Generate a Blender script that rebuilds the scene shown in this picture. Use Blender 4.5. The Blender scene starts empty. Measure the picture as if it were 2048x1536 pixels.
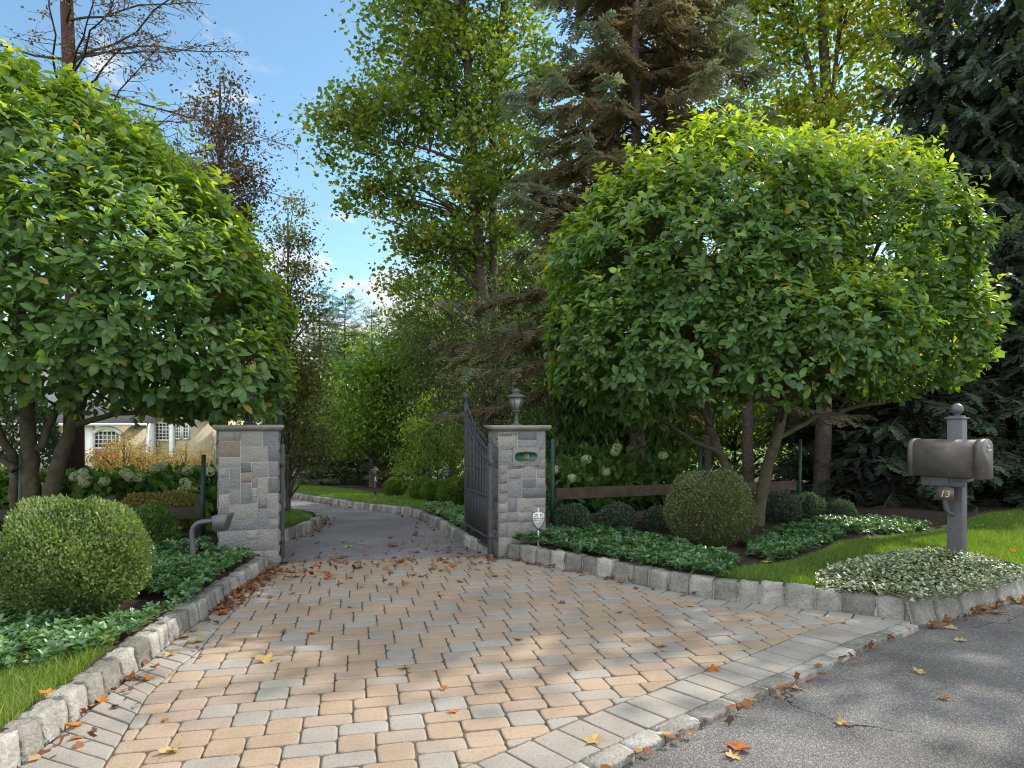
import bpy, bmesh, math, random
import numpy as np
from mathutils import Vector, Matrix

# ------------------------------------------------------------------ camera, world, sun, exposure
SC = bpy.context.scene
COL = SC.collection
F, CX, HY, EYE = 1365.0, 1024.0, 850.0, 1.45        # focal length (px of a 2048 frame), centre, horizon row, eye height
cam = bpy.data.cameras.new("camera"); camo = bpy.data.objects.new("camera", cam); COL.objects.link(camo)
camo.location = (0, 0, EYE); camo.rotation_euler = (math.pi / 2, 0, 0)
cam.sensor_width = 36; cam.lens = 36 * F / 2048; cam.shift_y = (HY - 768) / 2048
cam.clip_start = 0.05; cam.clip_end = 3000
SC.camera = camo
SUN_AZ, SUN_EL = math.radians(57), math.radians(40)  # azimuth clockwise from +Y (the viewing direction) to the right
W = bpy.data.worlds.new("World"); SC.world = W; W.use_nodes = True
wn, wl = W.node_tree.nodes, W.node_tree.links
wn.clear()
wo = wn.new("ShaderNodeOutputWorld"); bg = wn.new("ShaderNodeBackground"); sky = wn.new("ShaderNodeTexSky")
sky.sky_type = 'NISHITA'; sky.sun_disc = False; sky.sun_elevation = SUN_EL; sky.sun_rotation = SUN_AZ
sky.air_density = 1.0; sky.dust_density = 0.4; sky.ozone_density = 0.5
bg.inputs["Strength"].default_value = 0.15
tc = wn.new("ShaderNodeTexCoord"); mp = wn.new("ShaderNodeMapping"); mp.inputs["Scale"].default_value = (1, 1, 2.2)
nz = wn.new("ShaderNodeTexNoise"); nz.inputs["Scale"].default_value = 5.5; nz.inputs["Detail"].default_value = 9; nz.inputs["Roughness"].default_value = .55
sx = wn.new("ShaderNodeSeparateXYZ")
el = wn.new("ShaderNodeMapRange"); el.inputs[1].default_value = .10; el.inputs[2].default_value = .25; el.inputs[3].default_value = .13; el.inputs[4].default_value = -.10
add = wn.new("ShaderNodeMath"); add.operation = 'ADD'
rp = wn.new("ShaderNodeMapRange"); rp.inputs[1].default_value = .49; rp.inputs[2].default_value = .60; rp.interpolation_type = 'SMOOTHSTEP'
mx = wn.new("ShaderNodeMix"); mx.data_type = 'RGBA'; mx.inputs["B"].default_value = (6.2, 6.5, 7.0, 1)
wl.new(tc.outputs["Generated"], mp.inputs[0]); wl.new(mp.outputs[0], nz.inputs["Vector"])
wl.new(tc.outputs["Generated"], sx.inputs[0]); wl.new(sx.outputs["Z"], el.inputs[0])
ov = wn.new("ShaderNodeMapRange"); ov.inputs[1].default_value = .45; ov.inputs[2].default_value = -.05; ov.inputs[3].default_value = 0; ov.inputs[4].default_value = .26   # unseen extra cloud added behind and overhead as neutral fill light
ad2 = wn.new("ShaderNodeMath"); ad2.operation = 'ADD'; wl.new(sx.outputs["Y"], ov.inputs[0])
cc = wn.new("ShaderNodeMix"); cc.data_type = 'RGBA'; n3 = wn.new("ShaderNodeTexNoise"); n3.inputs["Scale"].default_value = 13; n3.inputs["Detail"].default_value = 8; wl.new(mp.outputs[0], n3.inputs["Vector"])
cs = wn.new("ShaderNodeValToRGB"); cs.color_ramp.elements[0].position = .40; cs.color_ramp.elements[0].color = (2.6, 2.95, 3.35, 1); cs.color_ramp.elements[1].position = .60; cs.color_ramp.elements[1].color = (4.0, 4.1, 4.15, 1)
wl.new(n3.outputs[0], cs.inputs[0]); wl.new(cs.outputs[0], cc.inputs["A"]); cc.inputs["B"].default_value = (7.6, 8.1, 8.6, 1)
c01 = wn.new("ShaderNodeMapRange"); c01.inputs[1].default_value = .5; c01.inputs[2].default_value = .0; wl.new(sx.outputs["Y"], c01.inputs[0]); wl.new(c01.outputs[0], cc.inputs["Factor"])  # the added out-of-view cloud is also made brighter, to strengthen the fill
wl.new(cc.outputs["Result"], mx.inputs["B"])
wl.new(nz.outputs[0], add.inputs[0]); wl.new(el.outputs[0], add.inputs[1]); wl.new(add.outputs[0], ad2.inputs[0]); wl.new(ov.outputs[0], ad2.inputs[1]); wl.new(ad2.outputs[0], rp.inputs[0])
wb = wn.new("ShaderNodeMix"); wb.data_type = 'RGBA'; wb.blend_type = 'MULTIPLY'; wb.inputs["Factor"].default_value = 1; wb.inputs["B"].default_value = (.75, .91, .89, 1)
wl.new(sky.outputs[0], wb.inputs["A"]); wl.new(wb.outputs["Result"], mx.inputs["A"]); wl.new(rp.outputs[0], mx.inputs["Factor"])
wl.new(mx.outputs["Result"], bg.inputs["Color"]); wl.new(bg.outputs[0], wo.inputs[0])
sl = bpy.data.lights.new("sun", 'SUN'); sl.energy = 4.2; sl.angle = math.radians(.5); sl.color = (1, .93, .82)
so = bpy.data.objects.new("sun", sl); COL.objects.link(so)
sdir = Vector((math.sin(SUN_AZ) * math.cos(SUN_EL), math.cos(SUN_AZ) * math.cos(SUN_EL), math.sin(SUN_EL)))
so.rotation_euler = sdir.to_track_quat('Z', 'Y').to_euler(); so.location = (20, 10, 30)
SC.view_settings.view_transform = 'Standard'; SC.view_settings.look = 'None'
SC.view_settings.gamma = 1; SC.view_settings.exposure = 0.82
SC.render.engine = 'CYCLES'
SC.cycles.max_bounces = 7; SC.cycles.diffuse_bounces = 4; SC.cycles.glossy_bounces = 2; SC.cycles.transmission_bounces = 5
SC.cycles.caustics_reflective = False; SC.cycles.caustics_refractive = False
SC.cycles.sample_clamp_indirect = 6; SC.cycles.filter_width = 1.1; SC.cycles.use_denoising = True

# ------------------------------------------------------------------ helpers
R = np.random.default_rng(7)
random.seed(7)

def nrm(a):
    return a / np.maximum(np.linalg.norm(a, axis=-1, keepdims=True), 1e-9)

def G(y):                                            # height of the paved level: flat to the gate, then falling away gently
    y = np.asarray(y, float)
    t = np.clip(y - 8.6, 0, None)
    return -0.065 * np.where(t < 2, t * t / 4, t - 1) * (y < 62) - 0.065 * 52.4 * (y >= 62)

def ground(x, y): return float(G(y)) + .13
def atx(px, Y): return (px - CX) * Y / F
def atz(py, Y): return EYE - (py - HY) * Y / F
def hit(px, py, off=0.0):                            # the ground point seen at a photo pixel
    lo, hi = .5, 60.0
    for _ in range(50):
        m = (lo + hi) / 2
        if atz(py, m) > float(G(m)) + off: lo = m
        else: hi = m
    return (atx(px, lo), lo)

class Geo:
    def __init__(s): s.V = []; s.Fs = []; s.T = []; s.n = 0; s.mi = []
    def add(s, V, Fl, tint=.5, mi=0):
        V = np.asarray(V, float).reshape(-1, 3)
        for f in Fl:
            f = np.asarray(f, np.int64)
            if f.size:
                s.Fs.append(f + s.n); s.mi.append(mi)
        s.V.append(V); s.T.append(np.broadcast_to(np.asarray(tint, float), (len(V),))); s.n += len(V)
        return s
    def tube(s, pts, rad, n=6, tint=.5, mi=0, cap=True):
        P = np.asarray(pts, float); k = len(P); rad = np.broadcast_to(np.asarray(rad, float), (k,))
        T = nrm(np.gradient(P, axis=0))
        a = np.array([0, 0, 1.]) if abs(T[0][2]) < .8 else np.array([1., 0, 0])
        U = np.zeros_like(P); u = nrm(np.cross(T[0], a))
        for i in range(k):
            u = u - T[i] * np.dot(u, T[i]); u = u / max(np.linalg.norm(u), 1e-9); U[i] = u
        B = np.cross(T, U); an = np.arange(n) * 2 * np.pi / n
        V = P[:, None] + rad[:, None, None] * (U[:, None] * np.cos(an)[None, :, None] + B[:, None] * np.sin(an)[None, :, None])
        i = np.arange(k - 1)[:, None] * n; j = np.arange(n)[None]; j2 = (j + 1) % n
        q = np.stack([i + j, i + j2, i + n + j2, i + n + j], -1).reshape(-1, 4)
        fl = [q]
        if cap: fl.append(np.arange(n)[None, ::-1]); fl.append((k - 1) * n + np.arange(n)[None])
        return s.add(V.reshape(-1, 3), fl, tint, mi)
    def box(s, c, size, rz=0., bev=0., tint=.5, mi=0, M=None):
        bm = bmesh.new(); bmesh.ops.create_cube(bm, size=1)
        for v in bm.verts: v.co = Vector((v.co.x * size[0], v.co.y * size[1], v.co.z * size[2]))
        if bev > 0: bmesh.ops.bevel(bm, geom=bm.edges[:], offset=bev, segments=2, affect='EDGES', profile=.6)
        mat = Matrix.Translation(c) @ (M if M is not None else Matrix.Rotation(rz, 4, 'Z'))
        return s.bm(bm, mat, tint, mi)
    def bm(s, bm, mat=None, tint=.5, mi=0):
        if mat is not None: bmesh.ops.transform(bm, matrix=mat, verts=bm.verts)
        bm.verts.ensure_lookup_table(); bm.verts.index_update()
        V = [v.co[:] for v in bm.verts]; d = {}
        for f in bm.faces: d.setdefault(len(f.verts), []).append([v.index for v in f.verts])
        bm.free()
        return s.add(V, [np.array(x) for x in d.values()], tint, mi)
    def lathe(s, prof, c, n=20, tint=.5, mi=0, sq=0.):
        an = np.arange(n) * 2 * np.pi / n + sq
        V = [[(c[0] + r * math.cos(a), c[1] + r * math.sin(a), c[2] + z) for a in an] for r, z in prof]
        k = len(prof); i = np.arange(k - 1)[:, None] * n; j = np.arange(n)[None]; j2 = (j + 1) % n
        q = np.stack([i + j, i + j2, i + n + j2, i + n + j], -1).reshape(-1, 4)
        return s.add(np.array(V).reshape(-1, 3), [q, np.arange(n)[None, ::-1], (k - 1) * n + np.arange(n)[None]], tint, mi)
    def mesh(s, name, mats, smooth=False):
        me = bpy.data.meshes.new(name)
        V = np.concatenate(s.V); T = np.concatenate(s.T)
        idx = np.concatenate([f.reshape(-1) for f in s.Fs])
        tot = np.concatenate([np.full(len(f), f.shape[1]) for f in s.Fs])
        mi = np.concatenate([np.full(len(f), m) for f, m in zip(s.Fs, s.mi)])
        me.vertices.add(len(V)); me.vertices.foreach_set("co", V.astype(np.float32).ravel())
        me.loops.add(len(idx)); me.loops.foreach_set("vertex_index", idx.astype(np.int32))
        me.polygons.add(len(tot)); me.polygons.foreach_set("loop_start", np.concatenate([[0], np.cumsum(tot)[:-1]]).astype(np.int32))
        me.polygons.foreach_set("material_index", mi.astype(np.int32))
        if smooth: me.polygons.foreach_set("use_smooth", np.ones(len(tot), bool))
        me.update(calc_edges=True)
        a = me.attributes.new("tint", 'FLOAT', 'POINT'); a.data.foreach_set("value", T.astype(np.float32))
        for m in (mats if isinstance(mats, (list, tuple)) else [mats]): me.materials.append(m)
        return me
    def obj(s, name, mats, parent=None, smooth=False):
        o = bpy.data.objects.new(name, s.mesh(name, mats, smooth)); COL.objects.link(o)
        if parent is not None:
            o.parent = parent; o.matrix_parent_inverse = Matrix.Identity(4)
            o.location = -parent.location if parent.get("world_parts") else (0, 0, 0)
        return o

def tag(o, label=None, cat=None, group=None, kind=None):
    for k, v in (("label", label), ("category", cat), ("group", group), ("kind", kind)):
        if v: o[k] = v
    return o
def thing(name, label, cat, loc=(0, 0, 0), rz=0, group=None, world=False):   # world=True: its parts are given in world coordinates
    o = bpy.data.objects.new(name, None); COL.objects.link(o); o.location = loc; o.rotation_euler = (0, 0, rz)
    o.empty_display_size = .2
    if world: o["world_parts"] = 1
    return tag(o, label, cat, group)
def copy_tree(o, loc, rz=0, sc=1., label=None, group=None):
    c = o.copy(); COL.objects.link(c); c.location = loc; c.rotation_euler = (0, 0, rz); c.scale = (sc,) * 3 if not isinstance(sc, tuple) else sc
    if label: c["label"] = label
    if group: c["group"] = group
    for ch in list(o.children):
        d = ch.copy(); COL.objects.link(d); d.parent = c
        for g in list(ch.children):
            e = g.copy(); COL.objects.link(e); e.parent = d
    return c

def pip(P, poly):                                    # points in polygon
    P = np.asarray(P, float); x, y = P[:, 0], P[:, 1]; poly = np.asarray(poly, float)
    ins = np.zeros(len(P), bool); j = len(poly) - 1
    for i in range(len(poly)):
        xi, yi = poly[i]; xj, yj = poly[j]
        c = ((yi > y) != (yj > y)) & (x < (xj - xi) * (y - yi) / ((yj - yi) if yj != yi else 1e-9) + xi)
        ins ^= c; j = i
    return ins
def pdist(P, line):
    P = np.asarray(P, float); line = np.asarray(line, float); d = np.full(len(P), 1e9)
    for a, b in zip(line[:-1], line[1:]):
        ab = b - a; t = np.clip(((P - a) @ ab) / max(ab @ ab, 1e-12), 0, 1)
        d = np.minimum(d, np.linalg.norm(P - a - t[:, None] * ab, axis=1))
    return d
def resample(pts, step):
    pts = np.asarray(pts, float); d = np.r_[0, np.cumsum(np.linalg.norm(np.diff(pts, axis=0), axis=1))]
    n = max(2, int(round(d[-1] / step)) + 1); s = np.linspace(0, d[-1], n)
    return np.stack([np.interp(s, d, pts[:, k]) for k in range(pts.shape[1])], 1)
def smooth_line(pts, it=2):
    p = np.asarray(pts, float)
    for _ in range(it):
        q = [p[0]]
        for a, b in zip(p[:-1], p[1:]): q += [a * .75 + b * .25, a * .25 + b * .75]
        q.append(p[-1]); p = np.array(q)
    return p

# ------------------------------------------------------------------ materials
def new_mat(name):
    m = bpy.data.materials.new(name); m.use_nodes = True
    return m, m.node_tree.nodes, m.node_tree.links, m.node_tree.nodes["Principled BSDF"]
def ramp(N, stops):
    r = N.new("ShaderNodeValToRGB"); e = r.color_ramp.elements
    while len(e) < len(stops): e.new(.5)
    for i, (p, c) in enumerate(stops): e[i].position = p; e[i].color = (*c, 1)
    return r
def tint_node(N):
    a = N.new("ShaderNodeAttribute"); a.attribute_name = "tint"; return a
def leaf_mat(name, cols, trans=.4, tcol=(1.5, 1.6, .45), rough=.45, spec=.4):
    m, N, L, b = new_mat(name)
    cols = [tuple(min(.8, v * (1.3 if max(c) < .3 else 1.0)) for v in c) for c in cols]
    a = tint_node(N); n = len(cols); r = ramp(N, [(i / (n - 1), c) for i, c in enumerate(cols)])
    L.new(a.outputs["Fac"], r.inputs[0]); L.new(r.outputs[0], b.inputs["Base Color"])
    b.inputs["Roughness"].default_value = rough; b.inputs["Specular IOR Level"].default_value = spec
    mu = N.new("ShaderNodeMix"); mu.data_type = 'RGBA'; mu.blend_type = 'MULTIPLY'; mu.inputs["Factor"].default_value = 1
    mu.inputs["B"].default_value = (*tcol, 1); L.new(r.outputs[0], mu.inputs["A"])
    t = N.new("ShaderNodeBsdfTranslucent"); L.new(mu.outputs["Result"], t.inputs[0])
    ms = N.new("ShaderNodeMixShader"); ms.inputs[0].default_value = trans
    L.new(b.outputs[0], ms.inputs[1]); L.new(t.outputs[0], ms.inputs[2]); L.new(ms.outputs[0], N["Material Output"].inputs[0])
    return m
def rough_mat(name, stops, scale=8, detail=6, rough=.85, bump=.3, bscale=None, use_tint=0., mottling=.5, spec=.3, metal=0., coords="Object"):
    """noise colour ramp, optionally led by the per-piece tint, with a bump"""
    m, N, L, b = new_mat(name)
    t = N.new("ShaderNodeTexCoord"); nz = N.new("ShaderNodeTexNoise"); nz.inputs["Scale"].default_value = scale; nz.inputs["Detail"].default_value = detail
    nz.inputs["Roughness"].default_value = .65
    L.new(t.outputs[coords], nz.inputs["Vector"]); r = ramp(N, stops)
    if use_tint:
        a = tint_node(N); mm = N.new("ShaderNodeMath"); mm.operation = 'MULTIPLY_ADD'; mm.inputs[1].default_value = mottling; mm.inputs[2].default_value = -mottling / 2
        ad = N.new("ShaderNodeMath"); ad.operation = 'ADD'
        L.new(nz.outputs[0], mm.inputs[0]); L.new(mm.outputs[0], ad.inputs[0]); L.new(a.outputs["Fac"], ad.inputs[1]); L.new(ad.outputs[0], r.inputs[0])
    else: L.new(nz.outputs[0], r.inputs[0])
    L.new(r.outputs[0], b.inputs["Base Color"]); b.inputs["Roughness"].default_value = rough
    b.inputs["Specular IOR Level"].default_value = spec; b.inputs["Metallic"].default_value = metal
    if bump:
        n2 = N.new("ShaderNodeTexNoise"); n2.inputs["Scale"].default_value = bscale or scale * 4; n2.inputs["Detail"].default_value = 8
        L.new(t.outputs[coords], n2.inputs["Vector"]); bp = N.new("ShaderNodeBump"); bp.inputs["Strength"].default_value = bump; bp.inputs["Distance"].default_value = .02
        L.new(n2.outputs[0], bp.inputs["Height"]); L.new(bp.outputs[0], b.inputs["Normal"])
    return m
def plain(name, col, rough=.5, metal=0., spec=.5, bump=.05):
    return rough_mat(name, [(.3, tuple(c * .85 for c in col)), (.7, tuple(min(1, c * 1.12) for c in col))], scale=14, rough=rough, metal=metal, spec=spec, bump=bump, bscale=90)

def asphalt(name, dark, light, stain):
    m, N, L, b = new_mat(name); t = N.new("ShaderNodeTexCoord")
    v = N.new("ShaderNodeTexVoronoi"); v.inputs["Scale"].default_value = 170; L.new(t.outputs["Object"], v.inputs["Vector"])
    n1 = N.new("ShaderNodeTexNoise"); n1.inputs["Scale"].default_value = 1.3; n1.inputs["Detail"].default_value = 6; L.new(t.outputs["Object"], n1.inputs["Vector"])
    n2 = N.new("ShaderNodeTexNoise"); n2.inputs["Scale"].default_value = 160; n2.inputs["Detail"].default_value = 3; L.new(t.outputs["Object"], n2.inputs["Vector"])
    sep = N.new("ShaderNodeSeparateColor"); L.new(v.outputs["Color"], sep.inputs[0])
    r = ramp(N, [(0., dark), (.55, tuple((a + c) / 2 for a, c in zip(dark, light))), (.88, light), (1., tuple(c * 1.5 for c in light))])
    L.new(sep.outputs[0], r.inputs[0])
    r2 = ramp(N, [(.33, stain), (.62, (1, 1, 1))]); L.new(n1.outputs[0], r2.inputs[0])
    mu = N.new("ShaderNodeMix"); mu.data_type = 'RGBA'; mu.blend_type = 'MULTIPLY'; mu.inputs["Factor"].default_value = 1
    L.new(r.outputs[0], mu.inputs["A"]); L.new(r2.outputs[0], mu.inputs["B"]); L.new(mu.outputs["Result"], b.inputs["Base Color"])
    b.inputs["Roughness"].default_value = .9; b.inputs["Specular IOR Level"].default_value = .25
    ad = N.new("ShaderNodeMath"); ad.operation = 'ADD'; L.new(v.outputs["Distance"], ad.inputs[0]); L.new(n2.outputs[0], ad.inputs[1])
    bp = N.new("ShaderNodeBump"); bp.inputs["Strength"].default_value = .8; bp.inputs["Distance"].default_value = .006
    L.new(ad.outputs[0], bp.inputs["Height"]); L.new(bp.outputs[0], b.inputs["Normal"])
    return m
M_road = asphalt("road asphalt", (.095, .09, .085), (.21, .198, .186), (.62, .61, .60))
def cracks(m):
    N, L = m.node_tree.nodes, m.node_tree.links; b = N["Principled BSDF"]; src = b.inputs["Base Color"].links[0].from_socket
    t = N.new("ShaderNodeTexCoord"); n = N.new("ShaderNodeTexNoise"); n.inputs["Scale"].default_value = 3.5; n.inputs["Detail"].default_value = 6; L.new(t.outputs["Object"], n.inputs["Vector"])
    v1 = N.new("ShaderNodeMix"); v1.data_type = 'RGBA'; v1.inputs["Factor"].default_value = .22; L.new(t.outputs["Object"], v1.inputs["A"]); L.new(n.outputs["Color"], v1.inputs["B"])
    vo = N.new("ShaderNodeTexVoronoi"); vo.feature = 'DISTANCE_TO_EDGE'; vo.inputs["Scale"].default_value = 1.5; L.new(v1.outputs["Result"], vo.inputs["Vector"])
    w = N.new("ShaderNodeTexNoise"); w.inputs["Scale"].default_value = .9; L.new(t.outputs["Object"], w.inputs["Vector"])
    th = N.new("ShaderNodeMapRange"); th.inputs[1].default_value = .52; th.inputs[2].default_value = .66; th.inputs[3].default_value = 0; th.inputs[4].default_value = .0045; L.new(w.outputs[0], th.inputs[0])
    lt = N.new("ShaderNodeMath"); lt.operation = 'LESS_THAN'; L.new(vo.outputs["Distance"], lt.inputs[0]); L.new(th.outputs[0], lt.inputs[1])
    mu = N.new("ShaderNodeMix"); mu.data_type = 'RGBA'; mu.inputs["B"].default_value = (.022, .02, .018, 1); L.new(lt.outputs[0], mu.inputs["Factor"]); L.new(src, mu.inputs["A"]); L.new(mu.outputs["Result"], b.inputs["Base Color"])
cracks(M_road)
M_drive = asphalt("driveway asphalt", (.10, .095, .097), (.28, .265, .265), (.7, .69, .7))

M_ground, N, L, b = new_mat("lawn and mulch")
a = N.new("ShaderNodeAttribute"); a.attribute_name = "tint"; t = N.new("ShaderNodeTexCoord")
n1 = N.new("ShaderNodeTexNoise"); n1.inputs["Scale"].default_value = 2.2; n1.inputs["Detail"].default_value = 8; L.new(t.outputs["Object"], n1.inputs["Vector"])
n2 = N.new("ShaderNodeTexNoise"); n2.inputs["Scale"].default_value = 45; n2.inputs["Detail"].default_value = 8; n2.inputs["Roughness"].default_value = .8; L.new(t.outputs["Object"], n2.inputs["Vector"])
r1 = ramp(N, [(.3, (.045, .085, .016)), (.5, (.075, .135, .025)), (.72, (.12, .18, .04))]); L.new(n1.outputs[0], r1.inputs[0])
r2 = ramp(N, [(.3, (.022, .015, .011)), (.55, (.06, .04, .03)), (.75, (.13, .09, .065))]); L.new(n2.outputs[0], r2.inputs[0])
mxx = N.new("ShaderNodeMix"); mxx.data_type = 'RGBA'; L.new(a.outputs["Fac"], mxx.inputs["Factor"]); L.new(r1.outputs[0], mxx.inputs["A"]); L.new(r2.outputs[0], mxx.inputs["B"])
L.new(mxx.outputs["Result"], b.inputs["Base Color"]); b.inputs["Roughness"].default_value = .95; b.inputs["Specular IOR Level"].default_value = .15
bp = N.new("ShaderNodeBump"); bp.inputs["Strength"].default_value = .9; bp.inputs["Distance"].default_value = .03; L.new(n2.outputs[0], bp.inputs["Height"]); L.new(bp.outputs[0], b.inputs["Normal"])

# concrete pavers: tint picks tan / pinkish / grey, noise mottles
M_paver = rough_mat("concrete paver", [(0., (.27, .198, .136)), (.3, (.295, .222, .157)), (.52, (.275, .213, .166)), (.62, (.265, .215, .172)), (.74, (.245, .218, .186)), (1., (.258, .242, .213))],
                    scale=9, detail=9, rough=.9, bump=.35, bscale=130, use_tint=1, mottling=.42)
def stain(m, scale, lo, hi=1.04, pos=(.35, .62)):
    """broad weathering, the same in sun and shade"""
    N, L = m.node_tree.nodes, m.node_tree.links; b = N["Principled BSDF"]; src = b.inputs["Base Color"].links[0].from_socket
    t = N.new("ShaderNodeTexCoord"); n = N.new("ShaderNodeTexNoise"); n.inputs["Scale"].default_value = scale; n.inputs["Detail"].default_value = 7; n.inputs["Roughness"].default_value = .62
    L.new(t.outputs["Object"], n.inputs["Vector"]); r = ramp(N, [(pos[0], (lo, lo, lo * .98)), (pos[1], (hi, hi, hi))]); L.new(n.outputs[0], r.inputs[0])
    mu = N.new("ShaderNodeMix"); mu.data_type = 'RGBA'; mu.blend_type = 'MULTIPLY'; mu.inputs["Factor"].default_value = 1
    L.new(src, mu.inputs["A"]); L.new(r.outputs[0], mu.inputs["B"]); L.new(mu.outputs["Result"], b.inputs["Base Color"])
stain(M_paver, 1.5, .78); stain(M_paver, 60, .80, 1.06, (.3, .5))
M_joint = rough_mat("joint sand", [(.3, (.035, .032, .022)), (.6, (.09, .08, .06)), (.75, (.05, .07, .025))], scale=7, rough=1, bump=.4)
M_granite = rough_mat("grey granite", [(0., (.10, .095, .08)), (.35, (.20, .19, .165)), (.65, (.29, .275, .245)), (1., (.42, .40, .36))], scale=38, detail=9, rough=.9, bump=.7, bscale=55, use_tint=1, mottling=.9)
stain(M_granite, 5, .6); M_mortar = rough_mat("pale mortar", [(.3, (.30, .285, .25)), (.7, (.44, .41, .36))], scale=30, rough=.95, bump=.5)
M_stone = rough_mat("ashlar stone", [(0., (.125, .13, .135)), (.25, (.16, .165, .168)), (.45, (.20, .20, .193)), (.65, (.24, .232, .212)), (.82, (.275, .255, .22)), (.93, (.225, .175, .135)), (1., (.20, .145, .105))],
                    scale=10, detail=9, rough=.88, bump=.9, bscale=45, use_tint=1, mottling=.28)
M_cap = rough_mat("bluestone cap", [(.3, (.185, .175, .145)), (.7, (.29, .275, .235))], scale=14, rough=.85, bump=.4)
M_iron = rough_mat("weathered black iron", [(.3, (.022, .023, .026)), (.7, (.06, .062, .068))], scale=25, rough=.5, spec=.5, bump=.2)
M_bronze = rough_mat("dark bronze", [(.3, (.045, .05, .048)), (.7, (.085, .09, .08))], scale=20, rough=.5, spec=.5, bump=.1)
M_verdi = rough_mat("verdigris lantern metal", [(.3, (.05, .062, .056)), (.7, (.085, .10, .09))], scale=20, rough=.6, bump=.2)
M_frost = plain("lantern glass", (.2, .2, .17), rough=.25, spec=.6, bump=0)
M_slate = plain("grey slate plaque", (.17, .18, .175), rough=.7)
M_green = plain("dark green enamel", (.012, .06, .035), rough=.35)
M_gold = plain("gilt", (.42, .30, .10), rough=.4)
M_white = plain("white enamel", (.55, .56, .53), rough=.5)
M_ink = plain("dark lettering", (.03, .035, .04), rough=.6)
M_orange = plain("red lettering", (.22, .05, .04), rough=.6)
M_cream = rough_mat("cream stucco", [(.3, (.42, .35, .24)), (.7, (.55, .47, .33))], scale=3, rough=.95, bump=.3)
M_trim = plain("white trim", (.78, .77, .72), rough=.6)
M_pane = plain("dark window glass", (.05, .055, .06), rough=.08, spec=.8, bump=0)
M_red = plain("red brick panel", (.30, .075, .05), rough=.8)
M_roof = rough_mat("slate roof", [(.3, (.16, .155, .155)), (.7, (.27, .26, .255))], scale=7, rough=.8, bump=.5)
M_wood = rough_mat("weathered fence wood", [(.3, (.042, .031, .022)), (.7, (.095, .074, .054))], scale=7, rough=.95, bump=.5)
M_gpole = plain("green fence post", (.018, .06, .045), rough=.6)
M_mbox = rough_mat("brushed pewter paint", [(.25, (.075, .064, .06)), (.5, (.115, .098, .088)), (.75, (.175, .148, .128))], scale=9, detail=9, rough=.45, spec=.5, bump=.12, bscale=120, metal=.25)
M_mpost = rough_mat("dark grey paint", [(.3, (.065, .065, .072)), (.7, (.105, .105, .112))], scale=16, rough=.45, spec=.5, bump=.15, bscale=60)
M_ped = plain("grey pedestal paint", (.10, .10, .112), rough=.5)
M_number = plain("copper numerals", (.62, .42, .28), rough=.45)

M_bark_mag = rough_mat("magnolia bark", [(.25, (.04, .033, .018)), (.55, (.085, .07, .042)), (.8, (.14, .125, .085))], scale=9, rough=.9, bump=.5)
M_bark = rough_mat("dark bark", [(.3, (.05, .038, .03)), (.7, (.13, .10, .08))], scale=14, rough=.95, bump=.8)
M_bark_sp = rough_mat("spruce bark", [(.3, (.10, .075, .06)), (.7, (.24, .185, .15))], scale=18, rough=.95, bump=.9)
M_bark_red = rough_mat("reddish flaking bark", [(.3, (.045, .022, .02)), (.7, (.14, .07, .062))], scale=30, rough=.95, bump=1)
M_twig = rough_mat("twig", [(.3, (.04, .03, .022)), (.7, (.085, .065, .048))], scale=9, rough=.95, bump=0)
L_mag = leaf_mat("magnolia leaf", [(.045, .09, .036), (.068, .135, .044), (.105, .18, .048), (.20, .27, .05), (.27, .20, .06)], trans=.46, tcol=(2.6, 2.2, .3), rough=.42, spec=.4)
L_tulip = leaf_mat("tulip tree leaf", [(.045, .075, .02), (.07, .115, .024), (.11, .16, .026), (.22, .20, .025), (.26, .15, .02)], trans=.45, tcol=(1.7, 1.8, .35))
L_tulip_b = leaf_mat("yellowing tulip tree leaf", [(.06, .11, .018), (.10, .16, .02), (.17, .21, .022), (.30, .26, .025), (.34, .2, .02)], trans=.5, tcol=(1.8, 1.8, .35))
L_spruce = leaf_mat("spruce needles", [(.15, .112, .07), (.18, .138, .085), (.13, .13, .075), (.10, .13, .082), (.13, .17, .128)], trans=.4, tcol=(1.3, 1.2, .8), rough=.7, spec=.15)
L_dark = leaf_mat("dark evergreen needles", [(.034, .04, .028), (.045, .064, .042), (.06, .09, .055), (.085, .12, .074)], trans=.28, tcol=(1.2, 1.3, .6), rough=.65, spec=.2)
L_pine = leaf_mat("pine needles", [(.03, .06, .04), (.05, .10, .06), (.09, .15, .085)], trans=.25, tcol=(1.3, 1.4, .6), rough=.6)
L_olive = leaf_mat("olive pear leaf", [(.04, .05, .02), (.065, .075, .022), (.10, .115, .028), (.15, .14, .03)], trans=.38, tcol=(1.7, 1.6, .45))
L_shade = leaf_mat("dusky holly leaf", [(.03, .05, .02), (.05, .075, .028), (.08, .11, .036), (.15, .16, .055)], trans=.35, tcol=(1.6, 1.6, .5))
L_brown = leaf_mat("brown autumn leaf", [(.06, .04, .022), (.095, .06, .035), (.12, .085, .045), (.09, .10, .035)], trans=.3, tcol=(1.5, 1.2, .6))
L_maple = leaf_mat("fresh green leaf", [(.04, .09, .015), (.07, .14, .02), (.13, .2, .026), (.2, .22, .03)], trans=.45, tcol=(1.7, 1.7, .4))
L_far = leaf_mat("far foliage", [(.03, .055, .02), (.06, .10, .028), (.11, .15, .035), (.17, .18, .04)], trans=.4, tcol=(1.5, 1.5, .5))
L_box = leaf_mat("boxwood leaf", [(.05, .075, .024), (.085, .13, .04), (.13, .19, .06), (.21, .25, .11)], trans=.36, tcol=(1.5, 1.5, .5), rough=.38, spec=.5)
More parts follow.
